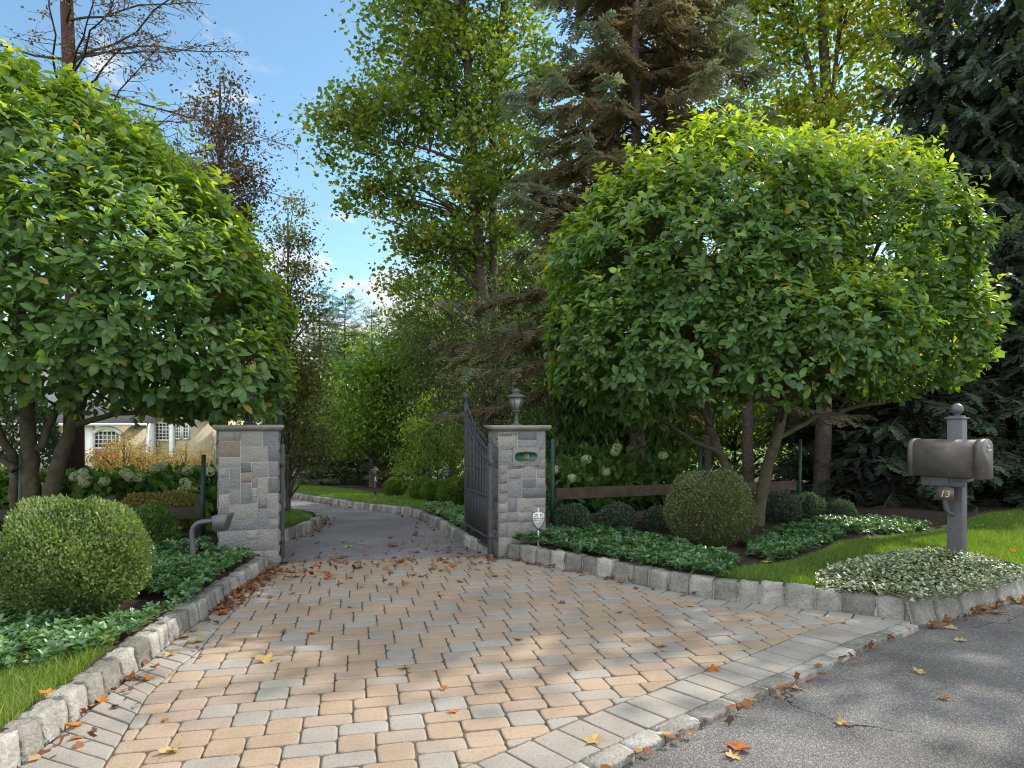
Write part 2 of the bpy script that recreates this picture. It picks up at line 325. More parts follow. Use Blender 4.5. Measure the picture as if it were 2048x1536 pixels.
L_boxd = leaf_mat("dry boxwood leaf", [(.065, .06, .026), (.085, .10, .034), (.09, .13, .042), (.15, .18, .085)], trans=.25, tcol=(1.4, 1.4, .5), rough=.42, spec=.45)
L_pach = leaf_mat("pachysandra leaf", [(.028, .066, .028), (.046, .105, .042), (.08, .15, .055), (.18, .235, .125)], trans=.3, tcol=(1.5, 1.6, .4), rough=.35, spec=.5)
L_vinca = leaf_mat("variegated creeper leaf", [(.04, .085, .03), (.08, .13, .05), (.28, .29, .2), (.5, .49, .38)], trans=.25, tcol=(1.2, 1.3, .6), rough=.35, spec=.5)
L_hyd = leaf_mat("hydrangea leaf", [(.045, .09, .022), (.07, .14, .03), (.11, .19, .04)], trans=.42, tcol=(1.6, 1.7, .4))
L_bloom = leaf_mat("hydrangea bloom", [(.34, .42, .15), (.5, .55, .28), (.66, .66, .45)], trans=.3, tcol=(1.1, 1.1, .8))
L_jap = leaf_mat("golden maple leaf", [(.16, .08, .03), (.24, .15, .05), (.28, .22, .08), (.16, .17, .05)], trans=.45, tcol=(1.5, 1.3, .5))
L_spi = leaf_mat("spirea leaf", [(.07, .10, .025), (.14, .17, .04), (.22, .20, .06), (.26, .17, .06)], trans=.4)
L_grass = leaf_mat("grass blade", [(.05, .095, .016), (.08, .145, .024), (.12, .19, .034), (.27, .25, .11)], trans=.45, tcol=(1.5, 1.5, .3), rough=.5)
L_fall = leaf_mat("fallen leaf", [(.07, .035, .02), (.16, .06, .025), (.22, .10, .035), (.26, .17, .08), (.3, .25, .15)], trans=.25, tcol=(1.3, 1.1, .6), rough=.7, spec=.2)

# ------------------------------------------------------------------ leaf shapes: (along, across, up) vertices and faces
T_oval = (np.array([(0, 0, 0), (.34, 0, .03), (.7, 0, .01), (1, 0, -.10), (.3, .36, .09), (.68, .42, .05), (.3, -.36, .09), (.68, -.42, .05)]),
          [np.array([[1, 2, 5, 4], [2, 1, 6, 7]]), np.array([[0, 1, 4], [1, 0, 6], [2, 3, 5], [3, 2, 7]])])
T_dia = (np.array([(0, 0, 0), (.55, .5, .08), (1, 0, -.05), (.55, -.5, .08)]), [np.array([[0, 3, 2], [0, 2, 1]])])
T_leaf6 = (np.array([(0, 0, 0), (.35, .45, .06), (.7, .38, .03), (1, 0, -.08), (.7, -.38, .03), (.35, -.45, .06)]), [np.array([[0, 3, 2, 1], [0, 5, 4, 3]])])
T_tulip = (np.array([(0, 0, 0), (.22, .55, .05), (.45, .42, 0), (.9, .5, -.03), (.75, 0, .02), (.9, -.5, -.03), (.45, -.42, 0), (.22, -.55, .05)]),
           [np.array([[0, 4, 3, 2], [0, 6, 5, 4]]), np.array([[0, 2, 1], [0, 7, 6]])])
def spray_template(k, la, wa, ang, seed, droop=.15):
    r = np.random.default_rng(seed); V = []; Fq = []; n = 0
    for i in range(k):
        t = .04 + .9 * i / k
        for sgn in (-1, 1):
            a = math.radians(ang * r.uniform(.7, 1.25)); l = la * (1.05 - .62 * t) * r.uniform(.75, 1.2); up = r.uniform(-.5, .35) * l
            d = np.array([math.cos(a), sgn * math.sin(a), 0]); p = np.array([t, 0, -droop * t * t]); s = np.array([-d[1], d[0], 0]) * wa
            V += [p, p + d * l * .5 + s + [0, 0, up * .5], p + d * l + [0, 0, up], p + d * l * .5 - s + [0, 0, up * .5]]; Fq.append([n, n + 1, n + 2, n + 3]); n += 4
    V += [(0, 0, .01), (.5, .02, -droop * .25), (1, 0, -droop), (.5, -.02, -droop * .25)]; Fq.append([n, n + 1, n + 2, n + 3])
    return (np.array(V, float), [np.array(Fq)])
T_spray = spray_template(9, .34, .05, 48, 1)
T_weep = spray_template(8, .28, .045, 34, 2, droop=.1)
T_tuft = spray_template(6, .55, .03, 35, 3, droop=-.1)

def leaves(g, tm, P, D, U, Ls, Ws, tint, mi=0):
    P = np.asarray(P, float); n = len(P)
    if n == 0: return
    tv, tf = tm; D = nrm(np.asarray(D, float)); S = nrm(np.cross(D, U)); Nn = np.cross(S, D)
    Ls = np.broadcast_to(Ls, (n,))[:, None, None]; Ws = np.broadcast_to(Ws, (n,))[:, None, None]
    V = P[:, None] + D[:, None] * tv[None, :, 0:1] * Ls + S[:, None] * tv[None, :, 1:2] * Ws + Nn[:, None] * tv[None, :, 2:3] * Ls
    k = len(tv); off = (np.arange(n) * k)[:, None, None]
    g.add(V.reshape(-1, 3), [(f[None] + off).reshape(-1, f.shape[1]) for f in tf], np.repeat(np.broadcast_to(tint, (n,)), k), mi)
def rdir(n, r=R): return nrm(r.normal(size=(n, 3)))
UP = np.array([0, 0, 1.])

def bez(a, b, c, n=7):
    t = np.linspace(0, 1, n)[:, None]; a, b, c = (np.asarray(q, float) for q in (a, b, c))
    return a * (1 - t) ** 2 + 2 * b * t * (1 - t) + c * t * t

# ------------------------------------------------------------------ outlines of the paved surfaces (metres, read off the photo's ground)
kl = [hit(*p) for p in [(133, 1454), (209, 1394), (297, 1321), (352, 1276), (426, 1223), (471, 1185), (541, 1137)]]
d0 = np.array(kl[0]) - np.array(kl[2]); d0 /= np.linalg.norm(d0)
kerb_l = np.array([tuple(np.array(kl[0]) + d0 * 2.3)] + kl)
isl = [hit(*p) for p in [(566, 1084), (605, 1071), (634, 1058), (650, 1047), (640, 1039), (618, 1033), (590, 1030), (540, 1027), (470, 1023), (400, 1020)]]
far = [hit(*p) for p in [(380, 962), (480, 977), (572, 991), (620, 1002), (663, 1009), (711, 1018), (766, 1024), (803, 1028), (828, 1034), (850, 1045), (876, 1059), (901, 1077), (927, 1091), (970, 1108)]]
kr = [hit(*p) for p in [(1012, 1116), (1114, 1136), (1206, 1154), (1292, 1172), (1377, 1189), (1433, 1199), (1539, 1209), (1635, 1219), (1744, 1231), (1823, 1242)]]
road_r = [hit(*p) for p in [(1834, 1250), (1880, 1240), (1926, 1228), (1980, 1211), (2048, 1196)]]
road_dir = np.array([.78, .625])
road_end = [tuple(np.array(road_r[-1]) + road_dir * q) for q in (4, 12, 26)]
P_paved = np.array([tuple(p) for p in kerb_l] + isl + far + kr + road_r + road_end + [(40, -14), (-16, -14)] + [tuple(kerb_l[0] - np.array([9, 8.]))])
apron_out = np.array([hit(*p) for p in [(1219, 1536), (1348, 1470), (1413, 1443), (1519, 1392), (1621, 1351), (1662, 1330), (1741, 1289), (1809, 1269), (1838, 1254)]])
ao_ext = apron_out[0] - nrm(apron_out[1] - apron_out[0]) * 3.2
apron_out = smooth_line(np.vstack([ao_ext, apron_out]), 1)
def offset(line, d):                                 # to the left of its direction
    line = np.asarray(line, float); t = nrm(np.gradient(line, axis=0)); return line + np.stack([-t[:, 1], t[:, 0]], 1) * d
apron_mid = offset(apron_out, .115)                  # granite / grey border joint
apron_in = offset(apron_out, .115 + .30)             # inner edge of the grey border
left_in = np.array([hit(*p) for p in [(258, 1450), (297, 1387), (352, 1335), (394, 1304), (436, 1255), (481, 1206), (556, 1138)]])
left_in = np.vstack([left_in[0] + (left_in[0] - left_in[1]) / np.linalg.norm(left_in[0] - left_in[1]) * 2.6, left_in])
right_k = smooth_line(kr, 1)
right_in = offset(right_k, -.20)                     # grey row along the right kerb (direction: away from the gate)
gate_a, gate_b = np.array(hit(556, 1124)), np.array(hit(985, 1112))

# ------------------------------------------------------------------ ground, road, driveway
def axis(lo, a, b, hi, fine, n1, n2):
    L0 = a - np.geomspace(.2, a - lo, n1)[::-1]; H0 = b + np.geomspace(.2, hi - b, n2)
    return np.r_[L0, np.arange(a, b, fine), H0]
xs = axis(-260, -7.5, 6.5, 260, .06, 34, 34); ys = axis(-40, 1.2, 15, 420, .06, 12, 44)
XX, YY = np.meshgrid(xs, ys); PT = np.stack([XX.ravel(), YY.ravel()], 1)
ins = pip(PT, P_paved); dd = pdist(PT, np.vstack([P_paved, P_paved[:1]]))
sd = np.where(ins, -dd, dd)
bedR = np.array([hit(px, py, .13) for px, py in [(1000, 1112), (1100, 1100), (1421, 1152), (1470, 1140), (1565, 1128), (1633, 1104), (1675, 1087), (1744, 1078), (1854, 1064), (1990, 1030), (2048, 1012)]] + [(12, 13), (22, 16), (25, 60), (-1.5, 60), (-.4, 12)])
bedL = np.array([(-60, 4.6), hit(-60, 1352, .13), hit(60, 1330, .13), hit(160, 1305, .13), hit(240, 1288, .13), (-2.3, 5.0), (-2.3, 6.9), (-3.1, 8.2), (-4.3, 9.2), (-7, 10.3), (-12, 12), (-60, 16)])
moundC = np.array(hit(1850, 1163, .13)); moundR = (1.05, .62)
def mound_h(P):
    q = (P - moundC) @ np.array([[.82, .57], [-.57, .82]]).T
    return np.clip(1 - (q[:, 0] / moundR[0]) ** 2 - (q[:, 1] / moundR[1]) ** 2, 0, None)
fl_edge = np.array([hit(*p, .1) for p in [(560, 968), (640, 975), (700, 982), (760, 991), (830, 1000), (870, 1006), (905, 1014)]])
bedF = np.vstack([fl_edge, [(-1.2, 13.5), (-.6, 9.2), (1, 10), (6, 40), (-16, 60), (-18, 44)]])
g0 = G(PT[:, 1])
t = np.clip((sd - .06) / .06, 0, 1); t = t * t * (3 - 2 * t)
nzz = .02 * np.sin(PT[:, 0] * 1.7 + PT[:, 1] * .9) + .012 * np.sin(PT[:, 0] * 4.1 - PT[:, 1] * 3.3)
zz = g0 - .12 + t * (.12 + .125) + np.clip(sd, 0, 1) * (nzz + .02) + .12 * np.sqrt(mound_h(PT)) * np.clip((sd - .1) / .45, 0, 1)
mulch = np.maximum.reduce([pip(PT, bedR), pip(PT, bedL), pip(PT, bedF)]).astype(float)
mulch[(sd > -.5) & (sd < .16)] = 1; mulch[mound_h(PT) > 0] = 1
zz += mulch * (.012 * np.sin(PT[:, 0] * 23 + 3 * np.sin(PT[:, 1] * 17)) * (PT[:, 1] < 15))
nx, ny = len(xs), len(ys); i = np.arange(ny - 1)[:, None] * nx; j = np.arange(nx - 1)[None]
quad = np.stack([i + j, i + j + 1, i + nx + j + 1, i + nx + j], -1).reshape(-1, 4)
g = Geo(); g.add(np.c_[PT, zz], [quad], mulch)
tag(g.obj("ground", M_ground, smooth=True), kind="structure", label="green lawn and dark mulch beds on both sides of the drive")
def gz(P):                                           # height of that ground (for plants)
    P = np.atleast_2d(np.asarray(P, float)); n = .02 * np.sin(P[:, 0] * 1.7 + P[:, 1] * .9) + .012 * np.sin(P[:, 0] * 4.1 - P[:, 1] * 3.3)
    return G(P[:, 1]) + .125 + n + .02 + .12 * np.sqrt(mound_h(P)) * np.clip((np.where(pip(P, P_paved), 0, pdist(P, P_paved)) - .1) / .45, 0, 1)

g = Geo(); g.add([(-40, -16, -.022), (60, -16, -.022), (60, 45, -.022), (8, 6.6, -.022), (-40, -4, -.022)], [np.array([[0, 1, 2, 3, 4]])])
tag(g.obj("road", M_road), kind="structure", label="worn grey asphalt street in front of the paved entrance")
gx = np.linspace(-16, 1.2, 60); gd = gate_b - gate_a
rows = []
for q in np.r_[np.linspace(0, 1, 60) ** 1.5 * 22]:
    yb = gate_a[1] + (gx - gate_a[0]) * gd[1] / gd[0]
    yb = np.where(gx < gate_a[0], gate_a[1], yb); y = yb + q
    rows.append(np.c_[gx, y, G(y) - .004])
V = np.concatenate(rows); i = np.arange(59)[:, None] * 60; j = np.arange(59)[None]
g = Geo(); g.add(V, [np.stack([i + j, i + j + 1, i + 60 + j + 1, i + 60 + j], -1).reshape(-1, 4)])
tag(g.obj("driveway", M_drive, smooth=True), kind="structure", label="dark asphalt drive curving away behind the open gate")

# ------------------------------------------------------------------ paving
field = np.vstack([left_in, gate_a + np.array([.02, -.01]), gate_b + np.array([-.02, -.01]), right_in[::1], apron_in[::-1]])
zone = np.vstack([kerb_l, gate_a, gate_b, right_k, apron_mid[::-1]])
g = Geo(); g.add(np.c_[zone, np.full(len(zone), -.009)], [np.arange(len(zone))[None]])
gp = Geo(); gp.Fs = []; 
def clip(poly, a, n):                                # keep the side where (p-a).n >= 0
    out = []
    for k in range(len(poly)):
        p, q = poly[k], poly[(k + 1) % len(poly)]; dp, dq = (p - a) @ n, (q - a) @ n
        if dp >= 0: out.append(p)
        if dp * dq < 0: out.append(p + (q - p) * dp / (dp - dq))
    return out
def area(p): p = np.array(p); x, y = p[:, 0], p[:, 1]; return .5 * (x @ np.roll(y, -1) - y @ np.roll(x, -1))
def inset(p, d):
    p = np.array(p); c = p.mean(0); m = np.abs(p - c).max(0)
    return c + (p - c) * np.clip((m - d) / np.maximum(m, 1e-6), .05, 1)
def paver(poly, tint, rnd=.024, z0=0., corner=True):
    p = np.array(poly)
    if area(p) < 0: p = p[::-1]
    if abs(area(p)) < .0006: return
    q = []
    for k in range(len(p)):                          # round the corners
        a, b, c = p[k - 1], p[k], p[(k + 1) % len(p)]
        la, lc = np.linalg.norm(a - b), np.linalg.norm(c - b)
        if la < 1e-5 or lc < 1e-5: continue
        rr = min(rnd * random.uniform(.75, 1.4), .4 * la, .4 * lc); pa, pc = b + (a - b) / la * rr, b + (c - b) / lc * rr
        q += [pa, .25 * pa + .5 * b + .25 * pc, pc]
    if len(q) < 5: return
    q = np.array(q); q += R.normal(0, .0011, q.shape); n = len(q)
    tilt = R.normal(0, .007, 2); c = q.mean(0); dz = R.normal(0, .0014) + z0
    def zz(pp): return dz + (pp - c) @ tilt
    r0 = np.c_[q, np.full(n, -.014)]; q1 = inset(q, .001); r1 = np.c_[q1, zz(q1) - .004]
    q2 = inset(q, .005); r2 = np.c_[q2, zz(q2) - .0008]; q3 = inset(q, .013); r3 = np.c_[q3, zz(q3)]
    j = np.arange(n); j2 = (j + 1) % n
    f = np.concatenate([np.stack([j + o, j2 + o, j2 + o + n, j + o + n], 1) for o in (0, n, 2 * n)])
    gp.add(np.vstack([r0, r1, r2, r3]), [f, (3 * n + np.arange(n))[None]], tint)
th = math.radians(13); uu = np.array([math.cos(th), math.sin(th)]); vv = np.array([-math.sin(th), math.cos(th)])
A_, S_, W_, C_, gap = .170, .170, .238, .128, .006
bounds = [left_in, right_in, apron_in, np.array([gate_a, gate_b])]
def place_paver(poly, tint):
    c = np.mean(poly, 0); rad = .16
    if not pip(c[None], field)[0] and min(pdist(c[None], bl)[0] for bl in bounds) > rad: return
    ps = [np.array(p) for p in poly]
    for bl in bounds:
        if pdist(c[None], bl)[0] > rad: continue
        segs = [(a, b) for a, b in zip(bl[:-1], bl[1:])]
        ds = [pdist(c[None], np.array(s_))[0] for s_ in segs]; a, b = segs[int(np.argmin(ds))]
        t_ = (b - a) / np.linalg.norm(b - a); n_ = np.array([-t_[1], t_[0]])
        m_ = (a + b) / 2
        if not pip((m_ + n_ * .03)[None], field)[0]: n_ = -n_
        ps = clip(ps, a + n_ * .004, n_)
        if len(ps) < 3: return
    if not pip(np.mean(ps, 0)[None], field)[0]: return
    paver(ps, tint)
def ptint():
    k = random.random()
    return random.uniform(0, .3) if k < .42 else random.uniform(.3, .62) if k < .70 else random.uniform(.68, 1)
# lattice: squares step (A,-C), rectangles step (A,-C) above them; the next pair of courses starts (W-A, S+C) further
for m in range(-70, 70):
    for k in range(-90, 90):
        o = np.array([k * A_ + m * (W_ - A_), -k * C_ + m * (S_ + C_)])
        def P2(x0, y0, x1, y1):
            h = gap / 2
            return [uu * X + vv * Y + np.array([0, 4.2]) for X, Y in ((x0 + h, y0 + h), (x1 - h, y0 + h), (x1 - h, y1 - h), (x0 + h, y1 - h))]
        cw = uu * o[0] + vv * o[1] + np.array([0, 4.2])
        if not (-4.2 < cw[0] < 3.4 and .4 < cw[1] < 8.2): continue
        place_paver(P2(o[0], o[1], o[0] + A_, o[1] + S_), ptint())
        x0 = o[0]
        place_paver(P2(x0, o[1] + S_, x0 + W_, o[1] + S_ + C_), ptint())
def soldier(inner, outer, step, tint):               # one course of border pavers between two lines
    a = resample(inner, step); t0 = np.linspace(0, 1, len(a)); o = resample(outer, .02); b = o[np.round(t0 * (len(o) - 1)).astype(int)]
    for k in range(len(a) - 1):
        e = .006 / np.linalg.norm(a[k + 1] - a[k])
        p = [a[k] + (a[k + 1] - a[k]) * e, a[k + 1], b[k + 1], b[k] + (b[k + 1] - b[k]) * e]
        c = np.mean(p, 0); p = [c + (q - c) * .975 for q in p]
        paver(p, tint(), rnd=.009)
grey = lambda: random.uniform(.72, 1.0)
soldier(apron_in, offset(apron_in, -.297), .165, grey)
ko = offset(smooth_line(kerb_l, 1), -.006)
soldier(left_in, np.vstack([ko[0], ko[1:]]), .125, grey)
soldier(right_in[::-1], right_k[::-1] + np.array([0, -.005]), .19, grey)
g.mi = [0]
g.V += gp.V; g.Fs += [f + g.n for f in gp.Fs]; g.mi += [1] * len(gp.Fs); g.T += gp.T; g.n += gp.n
tag(g.obj("paving", [M_joint, M_paver]), kind="structure", label="tan and grey concrete block paving of the entrance apron")

# ------------------------------------------------------------------ kerbs of split granite
bmk = bmesh.new(); bmesh.ops.create_cube(bmk, size=2); bmesh.ops.subdivide_edges(bmk, edges=bmk.edges[:], cuts=4, use_grid_fill=True)
bmk.verts.index_update(); KV = np.array([v.co[:] for v in bmk.verts]); KF = np.array([[v.index for v in f.verts] for f in bmk.faces]); bmk.free()
def kerb(line, name, label, h=.165, th=.12, step=.2, lean=.02, z0=-.06, side=1, gapw=.016, zf=None, rough=1., rnd=.13):
    line = smooth_line(line, 1); d = np.r_[0, np.cumsum(np.linalg.norm(np.diff(line, axis=0), axis=1))]; g = Geo(); s = 0
    while s < d[-1] - .05:
        l = step * random.uniform(.8, 1.2); e = min(s + l, d[-1])
        q = KV.copy(); r_ = np.linalg.norm(q, axis=1, keepdims=True); q = q * (1 - rnd) + q / np.maximum(np.abs(q) ** 6, 1e-9).sum(1, keepdims=True) ** (1 / 6) * rnd * 1.0
        ph = R.uniform(0, 6.28, (4, 3)); fr = R.uniform(1.5, 5, (4, 3))
        nse = sum(np.sin(q @ fr[k_] + ph[k_].sum()) for k_ in range(4)) / 4
        q = q * (1 + .055 * rough * nse[:, None]) + R.normal(0, .018 * rough, q.shape)
        ss = s + gapw / 2 + (e - s - gapw) * (q[:, 0] + 1) / 2
        x = np.interp(ss, d, line[:, 0]); y = np.interp(ss, d, line[:, 1]); x1 = np.interp(ss + .02, d, line[:, 0]) - np.interp(ss - .02, d, line[:, 0]); y1 = np.interp(ss + .02, d, line[:, 1]) - np.interp(ss - .02, d, line[:, 1])
        nn = nrm(np.stack([-y1, x1], 1)) * side; hh = h * random.uniform(.93, 1.06)
        w = (q[:, 2] + 1) / 2; v = (q[:, 1] + 1) / 2 * th + lean * w
        P = np.stack([x, y], 1) + nn * v[:, None]; base = G(y)
        g.add(np.c_[P, base + z0 + w * (hh - z0)], [KF], random.uniform(.25, .85)); s = e
    # mortar between the stones, set back
    lo = np.asarray(resample(line, .1)); t_ = nrm(np.gradient(lo, axis=0)); nn = np.stack([-t_[:, 1], t_[:, 0]], 1) * side; b_ = G(lo[:, 1]); n = len(lo)
    a = lo + nn * .018; c = lo + nn * (th - .01 + lean)
    V = np.vstack([np.c_[a, b_ + z0], np.c_[a + nn * lean, b_ + h * .86], np.c_[c, b_ + h * .86], np.c_[c, b_ + z0]]); j = np.arange(n - 1)
    g.add(V, [np.concatenate([np.stack([j + o * n, j + 1 + o * n, j + 1 + (o + 1) * n, j + (o + 1) * n], 1) for o in range(3)])], .5, 1)
    return tag(g.obj(name, [M_granite, M_mortar], smooth=True), kind="structure", label=label)
kerb(kerb_l, "kerb", "granite block kerb beside the rounded bush and the short grass strip", side=1, step=.18, h=.125, lean=.03, rough=1.4)
kerb(kr, "kerb", "long curved granite block kerb from the numbered pillar to the street", side=1, step=.205, h=.155, lean=.025, rough=1.3)
kerb([tuple(np.array(road_r[0]) + [.02, .05])] + road_r[1:] + road_end, "kerb", "rough granite kerb along the street by the mailbox", h=.15, th=.17, lean=.06, side=1, step=.3, rough=1.6)
kerb(apron_out, "kerb", "flush rough granite strip between pavers and street", h=.012, th=.115, lean=0, step=.27, rough=.8, z0=-.06, gapw=.012)
kerb(isl, "kerb", "granite kerb round the small grass island behind the gate", h=.13, th=.1, lean=.02, side=1, step=.2)
kerb(far, "kerb", "curving granite kerb along the far lawn and the drive", h=.13, th=.1, lean=.02, side=1, step=.22)

# ------------------------------------------------------------------ gate pillars
def pillar(loc, rz, w, h, label, seed):
    t_ = thing("gate_pillar", label, "pillar", (*loc, 0), rz, "stone gate pillars"); r = random.Random(seed)
    g = Geo(); g.box((0, 0, h / 2 - .05), (w - .012, w - .012, h + .1), mi=1)
    cell = .053; nw = int(round(w / cell)); nh = int(round(h / cell)); cw, chh = w / nw, h / nh
    for f in range(4):
        Mf = Matrix.Rotation(f * math.pi / 2, 4, 'Z'); occ = [[0] * nw for _ in range(nh)]
        for y in range(nh):
            for x in range(nw):
                if occ[y][x]: continue
                ww, hh = r.choice([(3, 2), (4, 3), (3, 3), (2, 3), (5, 3), (4, 2), (2, 2), (3, 4), (2, 4), (5, 2)])
                ww = min(ww, nw - x); hh = min(hh, nh - y)
                if nw - x - ww == 1: ww += 1
                while any(occ[y][x + k] for k in range(ww)): ww -= 1
                for yy in range(y, y + hh):
                    for k in range(ww): occ[yy][x + k] = 1
                e = .003; x0, x1 = -w / 2 + x * cw + e, -w / 2 + (x + ww) * cw - e; z0, z1 = y * chh + e, (y + hh) * chh - e
                if x == 0: x0 += .003
                if x + ww == nw: x1 -= .003
                d = r.uniform(.004, .02); bv = .006
                j = lambda: r.uniform(-.004, .004)
                o = [(x0, z0), (x1, z0), (x1, z1), (x0, z1)]; o = [(a + j(), b + j()) for a, b in o]
                nn = 4; q = []                         # a slightly bumpy front
                for b in range(nn + 1):
                    for a in range(nn + 1):
                        s_, t2 = a / nn, b / nn
                        px = (o[0][0] * (1 - s_) + o[1][0] * s_) * (1 - t2) + (o[3][0] * (1 - s_) + o[2][0] * s_) * t2
                        pz = (o[0][1] * (1 - s_) + o[1][1] * s_) * (1 - t2) + (o[3][1] * (1 - s_) + o[2][1] * s_) * t2
                        edge = a in (0, nn) or b in (0, nn)
                        q.append(Mf @ Vector((px, -w / 2 - (0 if edge else d + r.uniform(-.003, .003)) + (.004 if edge else 0), pz)))
                ii = [[b * 5 + a, b * 5 + a + 1, b * 5 + a + 6, b * 5 + a + 5] for b in range(nn) for a in range(nn)]
                tn = r.choice([.1, .2, .3, .38, .45, .5, .55, .6, .66, .7, .75]) + r.uniform(-.05, .05)
                if r.random() < .035: tn = .93
                g.add([v[:] for v in q], [np.array(ii)], tn)
    g.obj("shaft", [M_stone, M_mortar], t_)
    c = Geo(); c.lathe([((w / 2 + .012) * 1.414, h), ((w / 2 + .05) * 1.414, h + .03), ((w / 2 + .05) * 1.414, h + .055), ((w / 2 + .04) * 1.414, h + .062)], (0, 0, 0), n=4, sq=math.pi / 4)
    c.obj("cap", M_cap, t_)
    return t_
def txt(s, size, name, mat, parent, loc, rot=(math.pi / 2, 0, 0), depth=.002, shear=0.):
    cu = bpy.data.curves.new(name, 'FONT'); cu.body = s; cu.size = size; cu.extrude = depth; cu.align_x = 'CENTER'; cu.align_y = 'CENTER'; cu.shear = shear
    to = bpy.data.objects.new("tmp", cu); COL.objects.link(to); dg = bpy.context.evaluated_depsgraph_get()
    me = bpy.data.meshes.new_from_object(to.evaluated_get(dg)); bpy.data.objects.remove(to); bpy.data.curves.remove(cu)
    me.materials.clear(); me.materials.append(mat)
    o = bpy.data.objects.new(name, me); COL.objects.link(o); o.parent = parent; o.location = loc; o.rotation_euler = rot
    return o
PH = 1.39
thL, wL = math.radians(19), .583
cl = np.array([-2.7835, 7.2507])
pillar_l = pillar(cl, thL, wL, PH, "grey stone gate pillar behind the gooseneck intercom, without a plaque", 5)
thR, wR = math.radians(13), .548
cr = np.array([.0513, 7.8286])
pillar_r = pillar(cr, thR, wR, PH - .005, "grey stone gate pillar bearing the number plaque and the lantern", 11)
pq = Geo(); pq.box((.04, -wR / 2 - .012, 1.10), (.30, .02, .205), bev=.003)
plq = pq.obj("plaque", M_slate, pillar_r)
e = Geo(); an = np.linspace(0, 2 * np.pi, 40, endpoint=False)
def stad(a, b, y0, y1, cx_, cz):
    k = b; ox = [(math.copysign(a - k, math.cos(q)) + k * math.cos(q)) for q in an]; oz = [k * math.sin(q) for q in an]
    n = len(an); V = [(cx_ + x, y1, cz + z) for x, z in zip(ox, oz)] + [(cx_ + x, y0, cz + z) for x, z in zip(ox, oz)]; j = np.arange(n); j2 = (j + 1) % n
    return V, [np.stack([j, j2, j2 + n, j + n], 1), np.arange(n)[None], (n + np.arange(n))[None, ::-1]]
yq = -wR / 2 - .022
e.add(*stad(.128, .049, yq - .001, yq - .007, .04, 1.10)); e.obj("emblem", M_green, plq)
e = Geo()
for sgn in (-1, 1):
    e.tube([(.04 + sgn * x, yq - .008, 1.10 + z) for x, z in [(.0, .058), (.02, .066), (.035, .056), (.06, .06), (.085, .052), (.075, .046)]], .0035, 5)
    e.tube([(.04 + sgn * x, yq - .008, 1.10 + z) for x, z in [(.028, -.046), (.022, -.06), (.01, -.068), (0, -.07)]], .0035, 5)
e.lathe([(.001, -.004), (.008, 0), (.001, .004)], (.04, yq - .008, 1.045), n=8); e.obj("scroll_ornament", M_gold, plq)
txt("13", .062, "number", M_gold, plq, (.04, yq - .009, 1.10))

# ------------------------------------------------------------------ lanterns on the pillars and beside the drive
def lantern_parts(t_, z, s=1.):
    p = Geo(); p.lathe([(.065 * s, 0), (.06 * s, .012 * s), (.03 * s, .02 * s), (.018 * s, .05 * s), (.022 * s, .07 * s), (.016 * s, .11 * s), (.03 * s, .135 * s), (.05 * s, .15 * s), (.05 * s, .158 * s)], (0, 0, z), n=16)
    p.obj("stem", M_bronze, t_, smooth=False)
    c = Geo(); c.lathe([(.038 * s, .16 * s), (.082 * s, .29 * s)], (0, 0, z), n=6); gl = c.obj("glass", M_frost, t_)
    b_ = Geo()
    for k in range(6):
        a = k * math.pi / 3; b_.tube([(.042 * s * math.cos(a), .042 * s * math.sin(a), z + .155 * s), (.088 * s * math.cos(a), .088 * s * math.sin(a), z + .292 * s)], .005 * s, 5)
    b_.lathe([(.104 * s, .288 * s), (.106 * s, .30 * s), (.09 * s, .31 * s), (.05 * s, .325 * s), (.04 * s, .335 * s), (.05 * s, .345 * s), (.052 * s, .36 * s), (.03 * s, .375 * s), (.008 * s, .385 * s)], (0, 0, z), n=6)
    b_.obj("frame", M_verdi, t_)
rot2 = lambda x, y, a: (x * math.cos(a) - y * math.sin(a), x * math.sin(a) + y * math.cos(a))
lr = thing("pillar_lantern", "verdigris lantern standing on the pillar that carries the number plaque", "lantern", (cr[0] + .0, cr[1], PH + .057), thR, "lanterns on the gate pillars")
lantern_parts(lr, 0, 1.1)
ll = thing("pillar_lantern", "lantern half hidden in magnolia leaves on the pillar behind the intercom", "lantern", (cl[0], cl[1], PH + .062), thL, "lanterns on the gate pillars")
lantern_parts(ll, 0, 1.1)
def post_lamp(px, py, top, label):
    x, y = hit(px, py, .1); t_ = thing("garden_lamp", label, "lamp", (x, y, ground(x, y) - .02), 0, "lamps along the far lawn"); H_ = (py - top) * y / F
    p = Geo(); p.tube([(0, 0, 0), (0, 0, H_ - .22)], .03, 8); p.obj("post", M_bronze, t_); lantern_parts(t_, H_ - .36, 1.15 if y > 20 else 1.0)
post_lamp(750, 994, 936, "slim post lamp at the back edge of the far lawn before dark trees")
post_lamp(895, 1006, 938, "post lamp among low bushes beside the open gate leaf")

